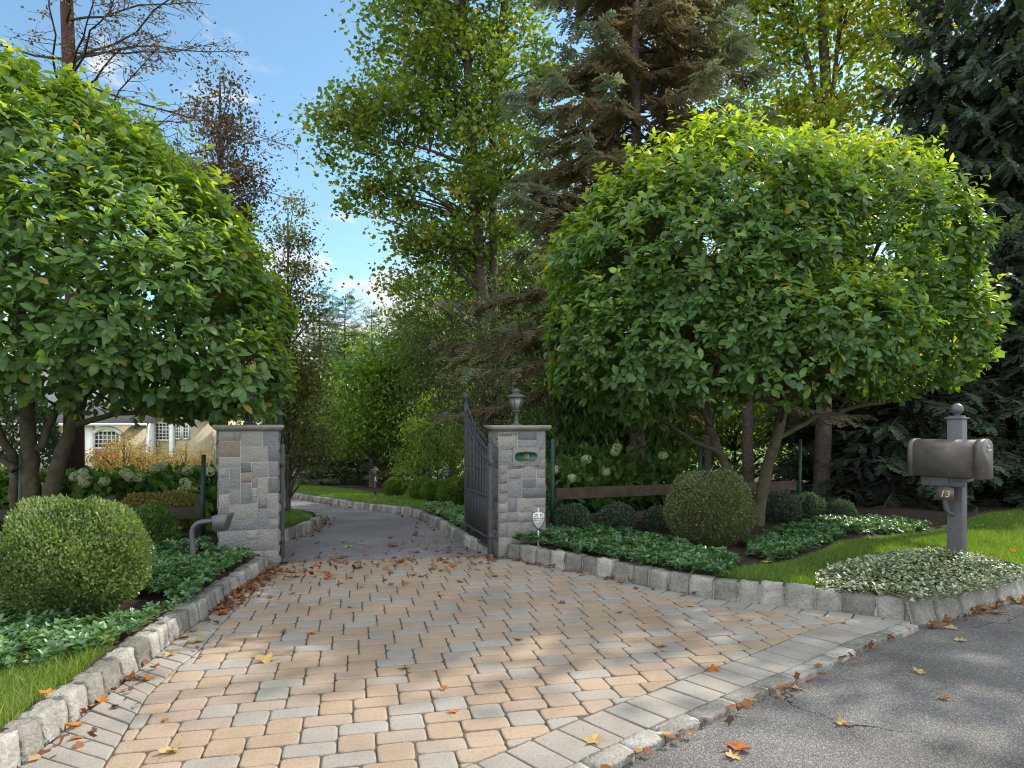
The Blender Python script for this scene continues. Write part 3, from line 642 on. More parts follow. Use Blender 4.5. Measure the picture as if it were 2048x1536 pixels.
# ------------------------------------------------------------------ wrought iron gate leaves
def gate(hinge, free, label, hz=1.13, tz=1.75):
    h, f = np.array(hinge), np.array(free); d = f - h; Lg = np.linalg.norm(d); a = math.atan2(d[1], d[0])
    t_ = thing("iron_gate", label, "gate", (h[0], h[1], .05), a, "iron gate leaves"); top = lambda q: hz + (tz - .2 - hz) * (q ** 1.7)
    fr = Geo(); fr.box((.02, 0, .6), (.045, .045, 1.2), bev=.004); fr.box((Lg - .02, 0, (tz - .1) / 2), (.035, .035, tz - .1), bev=.004)
    for z in (.06, .17): fr.box((Lg / 2, 0, z), (Lg, .03, .022), bev=.003)
    fr.box((Lg / 2, 0, .62), (Lg, .03, .022), bev=.003)
    fr.tube([(q * Lg, 0, top(q)) for q in np.linspace(0, 1, 16)], .014, 6); fr.tube([(q * Lg, 0, top(q) - .12) for q in np.linspace(0, 1, 16)], .011, 6)
    fr.obj("frame", M_iron, t_)
    n = 17
    ba = Geo()
    for k in range(1, n):
        q = k / n; x = q * Lg; ba.tube([(x, 0, .06), (x, 0, top(q) - .01)], .008, 6)
        if k % 2: ba.lathe([(.008, 0), (.016, .015), (.008, .03)], (x, 0, .9), n=6)
    for k in range(1, 2 * n): ba.tube([(k / (2 * n) * Lg, 0, .17), (k / (2 * n) * Lg, 0, .62)], .006, 5)
    ba.obj("bars", M_iron, t_)
    sc = Geo()
    for k in range(7):                               # scrolls along the arched top
        q = (k + .5) / 7.5; c = np.array([q * Lg, 0, top(q) + .06]); s_ = .06
        sc.tube([c + np.array([s_ * (1 - u * .75) * math.cos(u * 8), 0, s_ * (1 - u * .75) * math.sin(u * 8)]) for u in np.linspace(0, 1, 14)], .006, 5)
    sc.tube(bez((.05, 0, hz + .0), (Lg * .55, 0, hz + .12), (Lg - .05, 0, tz - .08), 12), .009, 6); sc.obj("scrollwork", M_iron, t_)
    fi = Geo(); fi.lathe([(.012, 0), (.012, .05), (.028, .075), (.03, .1), (.02, .125), (.004, .14)], (Lg - .02, 0, tz - .12), n=12); fi.obj("finial", M_iron, t_, smooth=True)
    for z in (.2, 1.0): hg = Geo(); hg.box((-.015, 0, z), (.06, .05, .05), bev=.006); hg.obj("hinge", M_iron, t_)
    return t_
gate((atx(981, 7.42), 7.42), (atx(931, 8.5), 8.5), "open black iron gate leaf beside the pillar with the number plaque", tz=1.78)
gate((atx(565, 7.18), 7.18), (atx(561, 8.25), 8.25), "open black iron gate leaf seen edge on beside the pillar behind the intercom", tz=1.76)

# ------------------------------------------------------------------ intercom pedestal and alarm sign
x, y = hit(386, 1132, .12); s_ = y / F
t_ = thing("intercom_pedestal", "grey gooseneck intercom pedestal in the ground cover before the pillar", "intercom", (x, y, 0))
zb = .1; q = lambda px, py: ((px - 386) * s_, 0, atz(py, y))
pts = [q(387, 1132)] + [q(*p) for p in [(386, 1105), (385, 1085), (384, 1070)]] + list(bez(q(384, 1068), q(385, 1046), q(408, 1044), 8)) + [q(420, 1043), q(438, 1040)]
g = Geo(); g.tube([(p[0], p[1], p[2]) for p in pts], .027, 4); g.obj("gooseneck", M_ped, t_)
g = Geo(); hx, hz_ = q(446, 1041)[0], q(446, 1041)[2]
V = [(hx - .07, -.085, hz_ + .05), (hx + .075, -.085, hz_ + .068), (hx + .02, -.085, hz_ - .09), (hx - .06, -.085, hz_ - .085)]
V += [(a, .085, c) for a, _, c in V]
g.add(V, [np.array([[0, 1, 2, 3], [7, 6, 5, 4], [0, 4, 5, 1], [1, 5, 6, 2], [2, 6, 7, 3], [3, 7, 4, 0]])]); hd = g.obj("head", M_ped, t_)
g = Geo(); g.add([(hx + .072, -.06, hz_ + .05), (hx + .072, .06, hz_ + .05), (hx + .028, .06, hz_ - .075), (hx + .028, -.06, hz_ - .075)], [np.array([[0, 1, 2, 3]])]); g.obj("keypad", M_mbox, hd)
x, y = atx(1077, 7.35), 7.35
t_ = thing("alarm_sign", "small white shield shaped alarm sign on a stake before the pillar", "sign", (x, y, .14), math.radians(8))
g = Geo(); g.box((0, .008, .17), (.016, .006, .5), bev=.001); g.obj("stake", M_white, t_)
sh = [(-.066, .0), (-.06, .025), (-.035, .034), (0, .037), (.035, .034), (.06, .025), (.066, 0), (.062, -.05), (.04, -.10), (.015, -.135), (0, -.145), (-.015, -.135), (-.04, -.10), (-.062, -.05)]
def plate(sc_, y0, y1, zc=.335):
    n = len(sh); V = [(a * sc_, y0, zc + b * sc_) for a, b in sh] + [(a * sc_, y1, zc + b * sc_) for a, b in sh]; j = np.arange(n); j2 = (j + 1) % n
    return V, [np.arange(n)[None], (n + np.arange(n))[None, ::-1], np.stack([j, j + n, j2 + n, j2], 1)]
g = Geo(); g.add(*plate(1.1, -.0005, .004)); g.obj("border", M_ink, t_)
g = Geo(); g.add(*plate(1.0, -.004, -.001)); pl = g.obj("shield", M_white, t_)
g = Geo()
def dash(x0, x1, z, h, mi=0): g.add([(x0, -.0055, z), (x1, -.0055, z), (x1, -.0055, z + h), (x0, -.0055, z + h)], [np.array([[0, 1, 2, 3]])], .5, mi)
rr = random.Random(3)
for z, a, b, h in [(.343, -.036, -.006, .012), (.325, -.05, .0, .010), (.302, -.055, .055, .010), (.282, -.048, .048, .009), (.252, -.03, .03, .008)]:
    g = Geo(); xx = a
    while xx < b:
        w_ = rr.uniform(.004, .008); dash(xx, min(xx + w_, b), z, h * rr.uniform(.8, 1)); xx += w_ + .0022
    g.obj("text_line", M_ink, pl)
g = Geo()
for a in (.018, .034): dash(a, a + .006, .322, .034); dash(a + .007, a + .011, .34, .006)
g.obj("logo", M_orange, pl)

# ------------------------------------------------------------------ mailbox
mx_, my_ = hit(1914, 1136, .13)
n2a = math.atan2(-.78, .62)                          # the box points this way, towards the street
mb = thing("mailbox", "large dark grey mailbox on a square post with a ball finial", "mailbox", (mx_, my_, .10), n2a)
zt = lambda py: atz(py, my_) - .10
PT_ = zt(838)
g = Geo(); pw = .125; g.box((0, 0, PT_ / 2), (pw, pw, PT_), bev=.004); po = g.obj("post", M_mpost, mb)
g = Geo(); g.box((0, 0, PT_ + .008), (pw + .03, pw + .03, .016), bev=.003); g.box((0, 0, PT_ + .022), (pw - .01, pw - .01, .016), bev=.004)
g.obj("post_cap", M_mpost, po)
g = Geo(); R_b = .054
g.lathe([(.022, PT_ + .03), (.026, PT_ + .04)] + [(max(R_b * math.cos(a), .001), PT_ + .04 + R_b * .92 + R_b * math.sin(a)) for a in np.linspace(-1.1, 1.57, 12)], (0, 0, 0), n=20); g.obj("ball_finial", M_mpost, po, smooth=True)
# local axes: +x to the street (door), -y towards the camera side
bw, bl0, bl1, bz0, bz1 = .27, -.30, .245, zt(951), zt(878)
by = -pw / 2 - bw / 2 + .05
def arch(x, w_, z0, z1, n=14):
    r_ = w_ / 2; hs = z1 - r_ * .5
    return [(x, by - w_ / 2, z0)] + [(x, by - r_ * math.cos(a), hs + r_ * .5 * math.sin(a)) for a in np.linspace(0, np.pi, n)] + [(x, by + w_ / 2, z0)]
def extrude(g, prof0, prof1, mi=0):
    n = len(prof0); j = np.arange(n); j2 = (j + 1) % n
    g.add(list(prof0) + list(prof1), [np.stack([j, j2, j2 + n, j + n], 1), np.arange(n)[None, ::-1], (n + np.arange(n))[None]], .5, mi)
g = Geo(); extrude(g, arch(bl0, bw, bz0, bz1), arch(bl1, bw, bz0, bz1)); extrude(g, arch(bl0 - .012, bw + .014, bz0 - .006, bz1 + .007), arch(bl0 + .03, bw + .014, bz0 - .006, bz1 + .007))
bx = g.obj("box", M_mbox, mb)
g = Geo(); extrude(g, arch(bl1 - .02, bw + .02, bz0 - .008, bz1 + .009), arch(bl1 + .04, bw + .02, bz0 - .008, bz1 + .009)); dr = g.obj("door", M_mbox, bx)
g = Geo(); g.tube(bez((bl1 + .045, by - .02, bz1 - .1), (bl1 + .085, by, bz1 - .08), (bl1 + .045, by + .02, bz1 - .1), 8), .007, 6)
g.lathe([(.004, 0), (.012, .01), (.004, .02)], (bl1 + .05, by, bz1 - .07), n=8); g.obj("latch", M_white, dr)
g = Geo(); g.box((-.06, by, bz0 - .05), (.36, .05, .085), bev=.004); g.box((-.08, by - .034, bz0 - .05), (.15, .012, .08), bev=.002); g.box((.08, by + .05, bz0 - .03), (.12, .16, .03), bev=.004)
g.obj("bracket", M_mpost, mb)
sg = Geo(); pzz = zt(986); px0 = -.03
g = Geo(); g.tube(bez((px0 - .01, by - .03, bz0 - .2), (px0 - .02, by - .0, bz0 - .37), (.0, -.03, bz0 - .35), 12), .02, 6); g.obj("brace", M_ped, mb)
n_ = [(-.07, -.055), (.07, -.055), (.07, .055), (.035, .066), (-.035, .066), (-.07, .055)]
extrude(sg, [(px0 + a, by - .06, pzz + b) for a, b in n_], [(px0 + a, by - .045, pzz + b) for a, b in n_]); pn = sg.obj("number_plate", M_mbox, mb)
g = Geo(); g.tube([(px0, by - .05, pzz + .05), (px0, by - .04, bz0 - .08)], .006, 6); g.obj("hanger", M_mpost, mb)
txt("13", .085, "number", M_number, pn, (px0, by - .064, pzz), (math.pi / 2, 0, 0), shear=.25)

# ------------------------------------------------------------------ timber fences with green wire posts
def fence(pts, rails, label, pole_pts, pole_top, skip=0):
    p0 = pts[0]; t_ = thing("wooden_fence", label, "fence", (p0[0], p0[1], 0), 0, "timber rail fences", world=True)
    for (x, y) in pts[skip:]:
        g = Geo(); g.box((x, y, ground(x, y) + .24), (.1, .1, .52), rz=.2, bev=.008); g.obj("post", M_wood, t_)
    for h, wd in rails:
        for (a, b) in zip(pts[:-1], pts[1:]):
            a, b = np.array(a), np.array(b); m = (a + b) / 2; d = b - a; L_ = np.linalg.norm(d); za, zb_ = ground(*a) + h, ground(*b) + h
            M_ = Matrix.Rotation(math.atan2(d[1], d[0]), 4, 'Z') @ Matrix.Rotation(-math.atan2(zb_ - za, L_), 4, 'Y')
            g = Geo(); g.box((m[0], m[1] - .07, (za + zb_) / 2), (L_ + .1, .035, wd), bev=.004, M=M_); g.obj("rail", M_wood, t_)
    for (x, y) in pole_pts:
        g = Geo(); g.tube([(x, y, ground(x, y) - .05), (x + .02, y, ground(x, y) + pole_top)], .026, 8); g.obj("wire_post", M_gpole, t_)
fr_pts = [(atx(1118, 8.6), 8.6), (atx(1340, 9.3), 9.3), (atx(1590, 10.3), 10.3)]
fence(fr_pts, [(.46, .14), (.12, .14)], "weathered two rail timber fence behind the clipped boxwood ball", [(atx(1103, 8.4), 8.4), (atx(1398, 9.6), 9.6), (atx(1598, 10.2), 10.2)], 1.15, 1)
fl_pts = [(atx(400, 8.0), 8.0), (atx(225, 7.9), 7.9), (atx(60, 7.8), 7.8), (atx(-160, 7.7), 7.7)]
fence(fl_pts, [(.3, .13), (-.0, .12)], "weathered two rail timber fence behind the large rounded bush", [(atx(404, 7.85), 7.85), (atx(40, 7.7), 7.7)], .98)

# ------------------------------------------------------------------ house among the trees
HYd = 45.0; ppm = F / HYd; hx = lambda px: atx(px, HYd); hz = lambda py: atz(py, HYd)
hs = thing("house", "cream house with pale slate roof seen beneath the magnolia branches", "house", (hx(230), HYd, -2.5), 0, world=True)
zb_, ze, zr = -2.9, hz(846), hz(735)
g = Geo(); g.box(((hx(-60) + hx(292)) / 2, HYd + 4, (zb_ + ze) / 2), (hx(292) - hx(-60), 8, ze - zb_)); g.box(((hx(292) + hx(410)) / 2, HYd + 5, (zb_ + ze + .5) / 2), (hx(410) - hx(292) - .01, 8, ze - zb_ + .5)); g.obj("wall", M_cream, hs)
def gable(x0, x1, y0, y1, z0, z1):
    ym = (y0 + y1) / 2; g.add([(x0, y0, z0), (x1, y0, z0), (x1, y1, z0), (x0, y1, z0), (x0 + 1.2, ym, z1), (x1 - 1.2, ym, z1)], [np.array([[0, 1, 5, 4], [2, 3, 4, 5]]), np.array([[1, 2, 5], [3, 0, 4]]), np.array([[3, 2, 1, 0]])])
g = Geo(); gable(hx(-70), hx(300), HYd - .6, HYd + 9, ze, zr); gable(hx(284), hx(420), HYd + .5, HYd + 10, ze + .52, zr + .3); g.obj("roof", M_roof, hs)
g = Geo(); g.box(((hx(-70) + hx(300)) / 2, HYd - .5, ze - .1), (hx(300) - hx(-70), .25, .16)); g.obj("eaves_trim", M_trim, hs)
def window(x0, x1, y0, y1, nxp, nyp, Yf=HYd, name="window"):
    X0, X1, Z0, Z1 = hx(x0), hx(x1), hz(y1), hz(y0); cx_, cz_ = (X0 + X1) / 2, (Z0 + Z1) / 2; w_, h_ = X1 - X0, Z1 - Z0
    g = Geo()
    for sx_ in (-1, 1): g.box((cx_ + sx_ * w_ / 2, Yf - .05, cz_), (.1, .12, h_ + .1))
    for sz_ in (-1, 1): g.box((cx_, Yf - .053, cz_ + sz_ * h_ / 2), (w_ - .1, .12, .1))
    for k in range(1, nxp): g.box((X0 + w_ * k / nxp, Yf - .045, cz_), (.05, .06, h_ - .1))
    for k in range(1, nyp): g.box((cx_, Yf - .043, Z0 + h_ * k / nyp), (w_ - .1, .05, .05))
    f_ = g.obj(name, M_trim, hs); g = Geo(); g.box((cx_, Yf - .01, cz_), (w_ - .09, .06, h_ - .09)); g.obj("pane", M_pane, f_)
window(190, 241, 862, 896, 6, 4); window(296, 325, 846, 881, 4, 5, HYd + 1); window(333, 348, 850, 878, 3, 4, HYd + 1); window(352, 364, 850, 878, 2, 4, HYd + 1); window(60, 110, 866, 900, 6, 4)
g = Geo(); g.box((hx(213), HYd - .03, hz(918)), (hx(240) - hx(190), .1, 1.1)); g.obj("brick_panel", M_red, hs)
g = Geo(); g.box((hx(183), HYd - .1, (zb_ + ze) / 2), (.5, .3, ze - zb_)); g.obj("pilaster", M_trim, hs); g = Geo(); g.box((hx(332), HYd + .85, (zb_ + ze) / 2), (.25, .4, ze - zb_)); g.obj("pilaster", M_trim, hs); g = Geo(); g.box((hx(296), HYd + .4, (zb_ + ze) / 2), (.2, .9, ze - zb_)); g.obj("pilaster", M_trim, hs)
g = Geo(); k_ = [hx(186) + (hx(246) - hx(186)) * q_ for q_ in np.linspace(0, 1, 12)]
g.tube([(x_, HYd - .12, hz(868) + .45 * math.sin(math.pi * q_)) for x_, q_ in zip(k_, np.linspace(0, 1, 12))], .14, 6); g.obj("arch_trim", M_trim, hs)

# ------------------------------------------------------------------ plants: generators
def in_lobes(P, lobes, sc=1.):
    o = np.zeros(len(P), bool)
    for c, r in lobes: o |= (((P - np.array(c)) / (np.array(r) * sc)) ** 2).sum(1) < 1
    return o
def magnolia(label, base, lobes, stems, nros, seed, zmin, leafL=.125, zfun=None):
    r = np.random.default_rng(seed); t_ = thing("magnolia_tree", label, "tree", (*base, ground(*base)), 0, "clipped magnolias beside the gate", world=True)
    vol = np.array([(l[1][0] * l[1][1] + l[1][0] * l[1][2] + l[1][1] * l[1][2]) for l in lobes]); vol /= vol.sum(); PP, NN = [], []
    for (c, rad), f in zip(lobes, vol):
        n = int(nros * f); d = rdir(n, r); k = r.uniform(.84, 1.04, n)[:, None]
        d2 = d * 3; bump = 1 + .045 * (np.sin(d2[:, 0] * 2.7 + c[0]) + np.sin(d2[:, 1] * 3.1 + c[2]) + np.sin(d2[:, 2] * 2.9))[:, None]
        P = np.array(c) + d * np.array(rad) * k * bump; PP.append(P); NN.append(nrm(d / np.array(rad)))
    P = np.concatenate(PP); Nn = np.concatenate(NN)
    keep = ~np.array([sum(in_lobes(P, [l], .86) for l in lobes) > 0]).ravel() | (r.random(len(P)) < .10)
    keep &= P[:, 2] > (zfun(P[:, 0], P[:, 1]) if zfun else zmin) + r.normal(0, .16, len(P)) + .1 * np.sin(P[:, 0] * 2)
    hole = np.sin(P[:, 0] * 2.3 + 1.1 * np.sin(P[:, 2] * 2.9) + seed) * np.sin(P[:, 2] * 2.6 + 1.3 * np.sin(P[:, 1] * 2.1)) + .5 * np.sin(P[:, 0] * 6.1 + P[:, 1] * 4.3) * np.sin(P[:, 2] * 5.7)
    keep &= r.random(len(P)) < np.clip(1.15 + .95 * hole, .16, 1)
    P, Nn = P[keep], Nn[keep]
    sh = nrm(Nn * .75 + UP * .65 + r.normal(0, .3, P.shape)); lenS = r.uniform(.05, .14, len(P))
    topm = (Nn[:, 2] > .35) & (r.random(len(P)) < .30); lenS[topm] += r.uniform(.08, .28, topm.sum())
    g = Geo(); w = Geo()
    for k in range(9):
        m = r.random(len(P)) < (1. if k < 6 else .6)
        q, s_, nl = P[m], sh[m], lenS[m]; n = len(q); az = k * 2.4 + r.uniform(0, .9, n)
        u = nrm(np.cross(s_, np.array([.3, .2, 1.]) + r.normal(0, .05, 3))); v = np.cross(s_, u); rad = u * np.cos(az)[:, None] + v * np.sin(az)[:, None]
        h = r.uniform(.0, 1., n); D = nrm(s_ * (.1 + .75 * h[:, None]) + rad * .85 - UP * (.38 - .25 * h[:, None]) + r.normal(0, .12, (n, 3)))
        Ls = leafL * r.uniform(.5, 1.4, n) * (1.05 - .3 * h); pos = q + s_ * (nl * (h * .9 + .1))[:, None] + rad * .01
        hi = np.clip((Nn[m][:, 2] + .2), 0, 1)  # upward-facing leaves tinted yellower: pale new growth plus sunlight painted into the colour
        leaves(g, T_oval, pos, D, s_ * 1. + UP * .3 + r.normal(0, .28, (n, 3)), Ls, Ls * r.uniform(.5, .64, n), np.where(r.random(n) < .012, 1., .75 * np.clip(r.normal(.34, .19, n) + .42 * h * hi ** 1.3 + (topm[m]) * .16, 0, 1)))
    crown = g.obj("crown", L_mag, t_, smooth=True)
    nodes = []
    for pts, r0, r1 in stems:
        L_ = smooth_line(pts, 2); L_[1:-1] += r.normal(0, .008, L_[1:-1].shape); rr_ = np.linspace(r0, r1, len(L_)); rr_[0] *= 1.35; rr_[1] *= 1.12
        w.tube(L_, rr_, 10); nodes += [(p, q_) for p, q_ in zip(L_[len(L_) // 3:], rr_[len(L_) // 3:])]
    NP = np.array([n_[0] for n_ in nodes])
    tg = P[r.choice(len(P), min(190, len(P)), replace=False)]
    for q in tg:
        d_ = np.linalg.norm(NP - q, axis=1) + 2.0 * np.clip(NP[:, 2] - q[2] + .25, 0, None); k = int(np.argmin(d_ + r.uniform(0, .6, len(d_)))); a = NP[k]; L_ = np.linalg.norm(q - a)
        mid = (a + q) / 2 + np.array([0, 0, .12 * L_]) + r.normal(0, .08 * L_, 3); rb = min(nodes[k][1] * .7, .011 * L_ + .005)
        w.tube(bez(a, mid, q, 7), np.linspace(rb, .0035, 7), 6)
        if r.random() < .6:
            c_ = bez(a, mid, q, 7)[4]; q2 = q + r.normal(0, .22, 3); w.tube(bez(c_, (c_ + q2) / 2 + [0, 0, .05], q2, 4), np.linspace(.006, .003, 4), 4)
    w.obj("trunk", M_bark_mag, t_, smooth=True)
    return t_

def clump_tree(name, label, cat, base, H_, lobes, mat, bark, seed, nclump=200, per=60, lsize=.12, wf=.8, tmpl=T_leaf6, spread=.45, tr=.15, group=None, tmean=.45, tsd=.2, trunks=None, shell=.55, limbs=60, lean=(0, 0), droop=.4):
    """lobes in metres relative to the base"""
    r = np.random.default_rng(seed); t_ = thing(name, label, cat, (*base, ground(*base) - .05), 0, group)
    vol = np.array([l[1][0] * l[1][1] * l[1][2] for l in lobes]) ** .67; vol /= vol.sum(); C = []
    for (c, rad), f in zip(lobes, vol):
        n = max(3, int(nclump * f)); d = rdir(n, r); k = r.uniform(0, 1, n) ** (1 - shell); k = .25 + .75 * k
        C.append(np.array(c) + d * np.array(rad) * k[:, None])
    C = np.concatenate(C); n = len(C); ct = r.normal(0, .12, n); cs = r.uniform(.55, 1.3, n) * spread
    P = np.repeat(C, per, 0) + r.normal(0, 1, (n * per, 3)) * np.repeat(cs, per)[:, None] * np.array([1, 1, .6])
    D = rdir(len(P), r) + np.array([0, 0, -droop]); U = nrm(r.normal(0, .55, (len(P), 3)) + UP)
    Ls = lsize * r.uniform(.6, 1.3, len(P)); g = Geo()
    leaves(g, tmpl, P, D, U, Ls, Ls * wf, np.clip(np.repeat(ct, per) + r.normal(tmean, tsd, len(P)), 0, 1))
    g.obj("crown", mat, t_)
    w = Geo(); trunks = trunks or [([(0, 0, 0), (lean[0] * .3, lean[1] * .3, H_ * .3), (lean[0] * .7, lean[1] * .7, H_ * .65), (lean[0], lean[1], H_ * .95)], tr, tr * .15)]
    nodes = []
    for pts, r0, r1 in trunks:
        L_ = smooth_line(pts, 2); rr_ = np.linspace(r0, r1, len(L_)); rr_[0] *= 1.3; w.tube(L_, rr_, 9); nodes += list(zip(L_[2:], rr_[2:]))
    NP = np.array([q[0] for q in nodes])
    for k in r.choice(n, min(limbs, n), replace=False):
        q = C[k]; d_ = np.linalg.norm(NP - q, axis=1) + 2 * np.clip(NP[:, 2] - q[2] + .8, 0, None); m = int(np.argmin(d_)); a = NP[m]; L_ = np.linalg.norm(q - a)
        w.tube(bez(a, (a + q) / 2 + np.array([0, 0, .1 * L_]) + r.normal(0, .05 * L_, 3), q, 6), np.linspace(min(nodes[m][1] * .6, .012 * L_ + .012), .006, 6), 5)
    w.obj("trunk", bark, t_, smooth=True)
    return t_

def conifer(name, label, cat, base, H_, rad, z0, mat, bark, seed, whorl=.42, per=7, tmpl=T_spray, sl=.5, wid=1., tr=.15, droop=.5, sag=.15, group=None, tips=.9, inner=.15, hang=.35, tw=7, topf=1., power=.8, zbrown=1.):
    r = np.random.default_rng(seed); t_ = thing(name, label, cat, (*base, ground(*base) - .05), 0, group); w = Geo(); g = Geo()
    z = np.linspace(0, H_, 14); jit = np.cumsum(r.normal(0, .012, (14, 2)), 0); w.tube(np.c_[jit, z], tr * (1 - z / H_ * .93) * np.where(z == 0, 1.3, 1), 9)
    PP, DD, LL, TT = [], [], [], []
    zc = z0
    while zc < H_ - .15:
        f = (zc - z0) / (H_ - z0); R_ = rad * ((1 - f) ** power) * topf + .12
        for k in range(per):
            if r.random() < .1: continue
            az = r.uniform(0, 6.283); l = R_ * r.uniform(.6, 1.12); d = np.array([math.cos(az), math.sin(az), 0]); zz_ = zc + r.uniform(-.5, .5) * whorl
            rise = r.uniform(.05, .3) * l * (f - .25); n = 8; s_ = np.linspace(0, 1, n)
            pts = np.array([0, 0, zz_]) + d * (l * s_)[:, None] + UP * (rise * s_ - droop * l * s_ ** 1.6 * (1 - .5 * f) + sag * l * s_ ** 4)[:, None]
            w.tube(pts, np.linspace(.010 + .008 * l, .004, n), 5, cap=False, mi=1)
            lat = np.array([-d[1], d[0], 0]); m = max(3, int(tw * l / 1.2))
            for i_ in range(m):
                u = inner + (1 - inner) * (i_ + r.uniform(0, 1)) / m; p = np.array([np.interp(u, s_, pts[:, c_]) for c_ in range(3)])
                for sg_ in (-1, 1):
                    a_ = r.uniform(.5, 1.15); dd_ = nrm(d * math.cos(a_) + sg_ * lat * math.sin(a_) - UP * r.uniform(.3, 1.3) * hang + r.normal(0, .12, 3))
                    ll_ = sl * r.uniform(.6, 1.2) * (1.15 - .5 * u) * min(1., .45 + l * .4); PP.append(p); DD.append(dd_); LL.append(ll_); TT.append(tips * (u ** 1.6) * min(1., zbrown + .9 * f) + r.normal(.12, .13))
            PP.append(pts[-2]); DD.append(nrm(pts[-1] - pts[-2])); LL.append(sl * .8); TT.append(tips + r.normal(.05, .1))
        zc += whorl * r.uniform(.75, 1.2) * (1 - .35 * f)
    P, D, Ls, T = np.array(PP), np.array(DD), np.array(LL), np.clip(np.array(TT), 0, 1)
    leaves(g, tmpl, P, D, UP + r.normal(0, .35, P.shape), Ls, Ls * wid, T)
    g.obj("crown", mat, t_); w.obj("trunk", [bark, M_twig], t_, smooth=True)
    return t_

def ball(name, label, base, rad, n, mat, seed, lsize=.024, cat="bush", group=None, tmpl=T_dia, wf=.55, flat=.0, tm=.4, shellw=.22, uneven=.05, stems=True, updir=.5, tsd=.22):
    r = np.random.default_rng(seed); t_ = thing(name, label, cat, (*base, float(gz(np.array(base))[0]) - .01), 0, group)
    rad = np.array(rad, float); d = rdir(n, r); k = 1 - shellw * r.random(n) ** 1.5 + np.abs(r.normal(0, .025, n)) * (r.random(n) < .25)
    lump = 1 + uneven * (np.sin(d[:, 0] * 5 + seed) + np.sin(d[:, 1] * 6 + 2) + np.sin(d[:, 2] * 5 + d[:, 0] * 4)) / 1.5
    lump = lump + uneven * .45 * np.sin(d[:, 0] * 13 + 2 * np.sin(d[:, 2] * 9)) * np.sin(d[:, 1] * 11 + seed); thin = np.sin(d[:, 0] * 8 + seed) * np.sin(d[:, 2] * 9 + d[:, 1] * 7)
    P = d * rad * (k * lump)[:, None]; P[r.random(n) < np.clip(.75 * (thin - .45), 0, .6), 2] = -9; P[:, 2] += rad[2] * (1 - flat); m = P[:, 2] > .0; P, d = P[m], d[m]; n = len(P)
    D = nrm(d * .9 + UP * updir + r.normal(0, .55, (n, 3))); U = nrm(d + r.normal(0, .6, (n, 3))); Ls = lsize * r.uniform(.65, 1.35, n)
    patch = .16 * np.sin(P[:, 0] * 9 / max(rad[0] / .45, .3) + 1) * np.sin(P[:, 2] * 8 / max(rad[2] / .45, .3) + seed)
    g = Geo(); leaves(g, tmpl, P, D, U, Ls, Ls * wf, np.clip(r.normal(tm, tsd, n) + patch, 0, 1)); g.obj("foliage", mat, t_)
    if stems:
        w = Geo()
        for k in range(14):
            q = rdir(1, r)[0] * rad * .85; q[2] = abs(q[2]) + rad[2] * .6; w.tube(bez((r.normal(0, .03), r.normal(0, .03), 0), (q[0] * .3, q[1] * .3, q[2] * .6), q, 5), np.linspace(.02, .005, 5) * min(1.5, rad[0] / .4), 5)
        w.obj("stem", M_twig, t_)
    return t_

# ------------------------------------------------------------------ the two magnolias
def lobe(px, py, Y, rx, rz_, ry=None): return ((atx(px, Y), Y, atz(py, Y)), (rx * Y / F, (ry or rx) * Y / F, rz_ * Y / F))
Ym = 8.9
mr_l = [lobe(1400, 600, Ym, 280, 275, 250), lobe(1450, 470, Ym + .1, 240, 175, 240), lobe(1745, 550, Ym + .3, 152, 222, 215), lobe(1680, 455, Ym + 1.1, 185, 145, 150),
        lobe(1262, 690, Ym, 152, 140, 200), lobe(1560, 690, Ym - .3, 230, 140, 230), lobe(1775, 680, Ym + .2, 150, 118, 210)]
def st(Y, pts, dy=0.): return [(atx(px, Y + dy * k), Y + dy * k, atz(py, Y + dy * k)) for k, (px, py) in enumerate(pts)]
b1 = hit(1505, 1062, .13); b2 = hit(1560, 1052, .13)
stems_r = [(st(9.1, [(1500, 1055), (1470, 960), (1430, 890), (1405, 800), (1400, 700), (1380, 560), (1360, 420)]), .075, .025),
           (st(8.8, [(1512, 1060), (1528, 960), (1555, 860), (1580, 760), (1600, 640), (1590, 500), (1570, 360)]), .085, .025),
           (st(8.9, [(1440, 905), (1380, 880), (1325, 835), (1270, 805), (1220, 760)]), .035, .012), (st(8.8, [(1552, 880), (1620, 840), (1700, 815), (1800, 800), (1880, 760)]), .04, .014),
           (st(9.0, [(1407, 810), (1350, 740), (1280, 640), (1230, 520)]), .035, .012), (st(8.8, [(1582, 760), (1660, 660), (1740, 540), (1790, 400)]), .045, .014),
           (st(9.1, [(1405, 760), (1440, 650), (1480, 500), (1500, 340)]), .035, .012), (st(8.9, [(1575, 790), (1660, 740), (1760, 690), (1850, 600)]), .035, .012), (st(8.7, [(1420, 850), (1390, 790), (1330, 720)], -.25), .03, .012)]
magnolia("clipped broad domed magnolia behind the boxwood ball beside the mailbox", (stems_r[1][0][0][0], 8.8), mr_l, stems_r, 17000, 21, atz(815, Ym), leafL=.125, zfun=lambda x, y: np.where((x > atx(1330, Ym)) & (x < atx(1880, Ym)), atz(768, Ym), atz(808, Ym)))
Yl = 7.6
ml_l = [lobe(70, 520, Yl, 370, 310, 330), lobe(235, 600, Yl - .1, 280, 250, 300), lobe(0, 385, Yl, 300, 215, 300), lobe(-200, 490, Yl, 300, 330, 300), lobe(395, 660, Yl - .1, 150, 175, 230), lobe(130, 690, Yl - .4, 300, 130, 260), lobe(480, 755, Yl - .35, 85, 85, 120)]
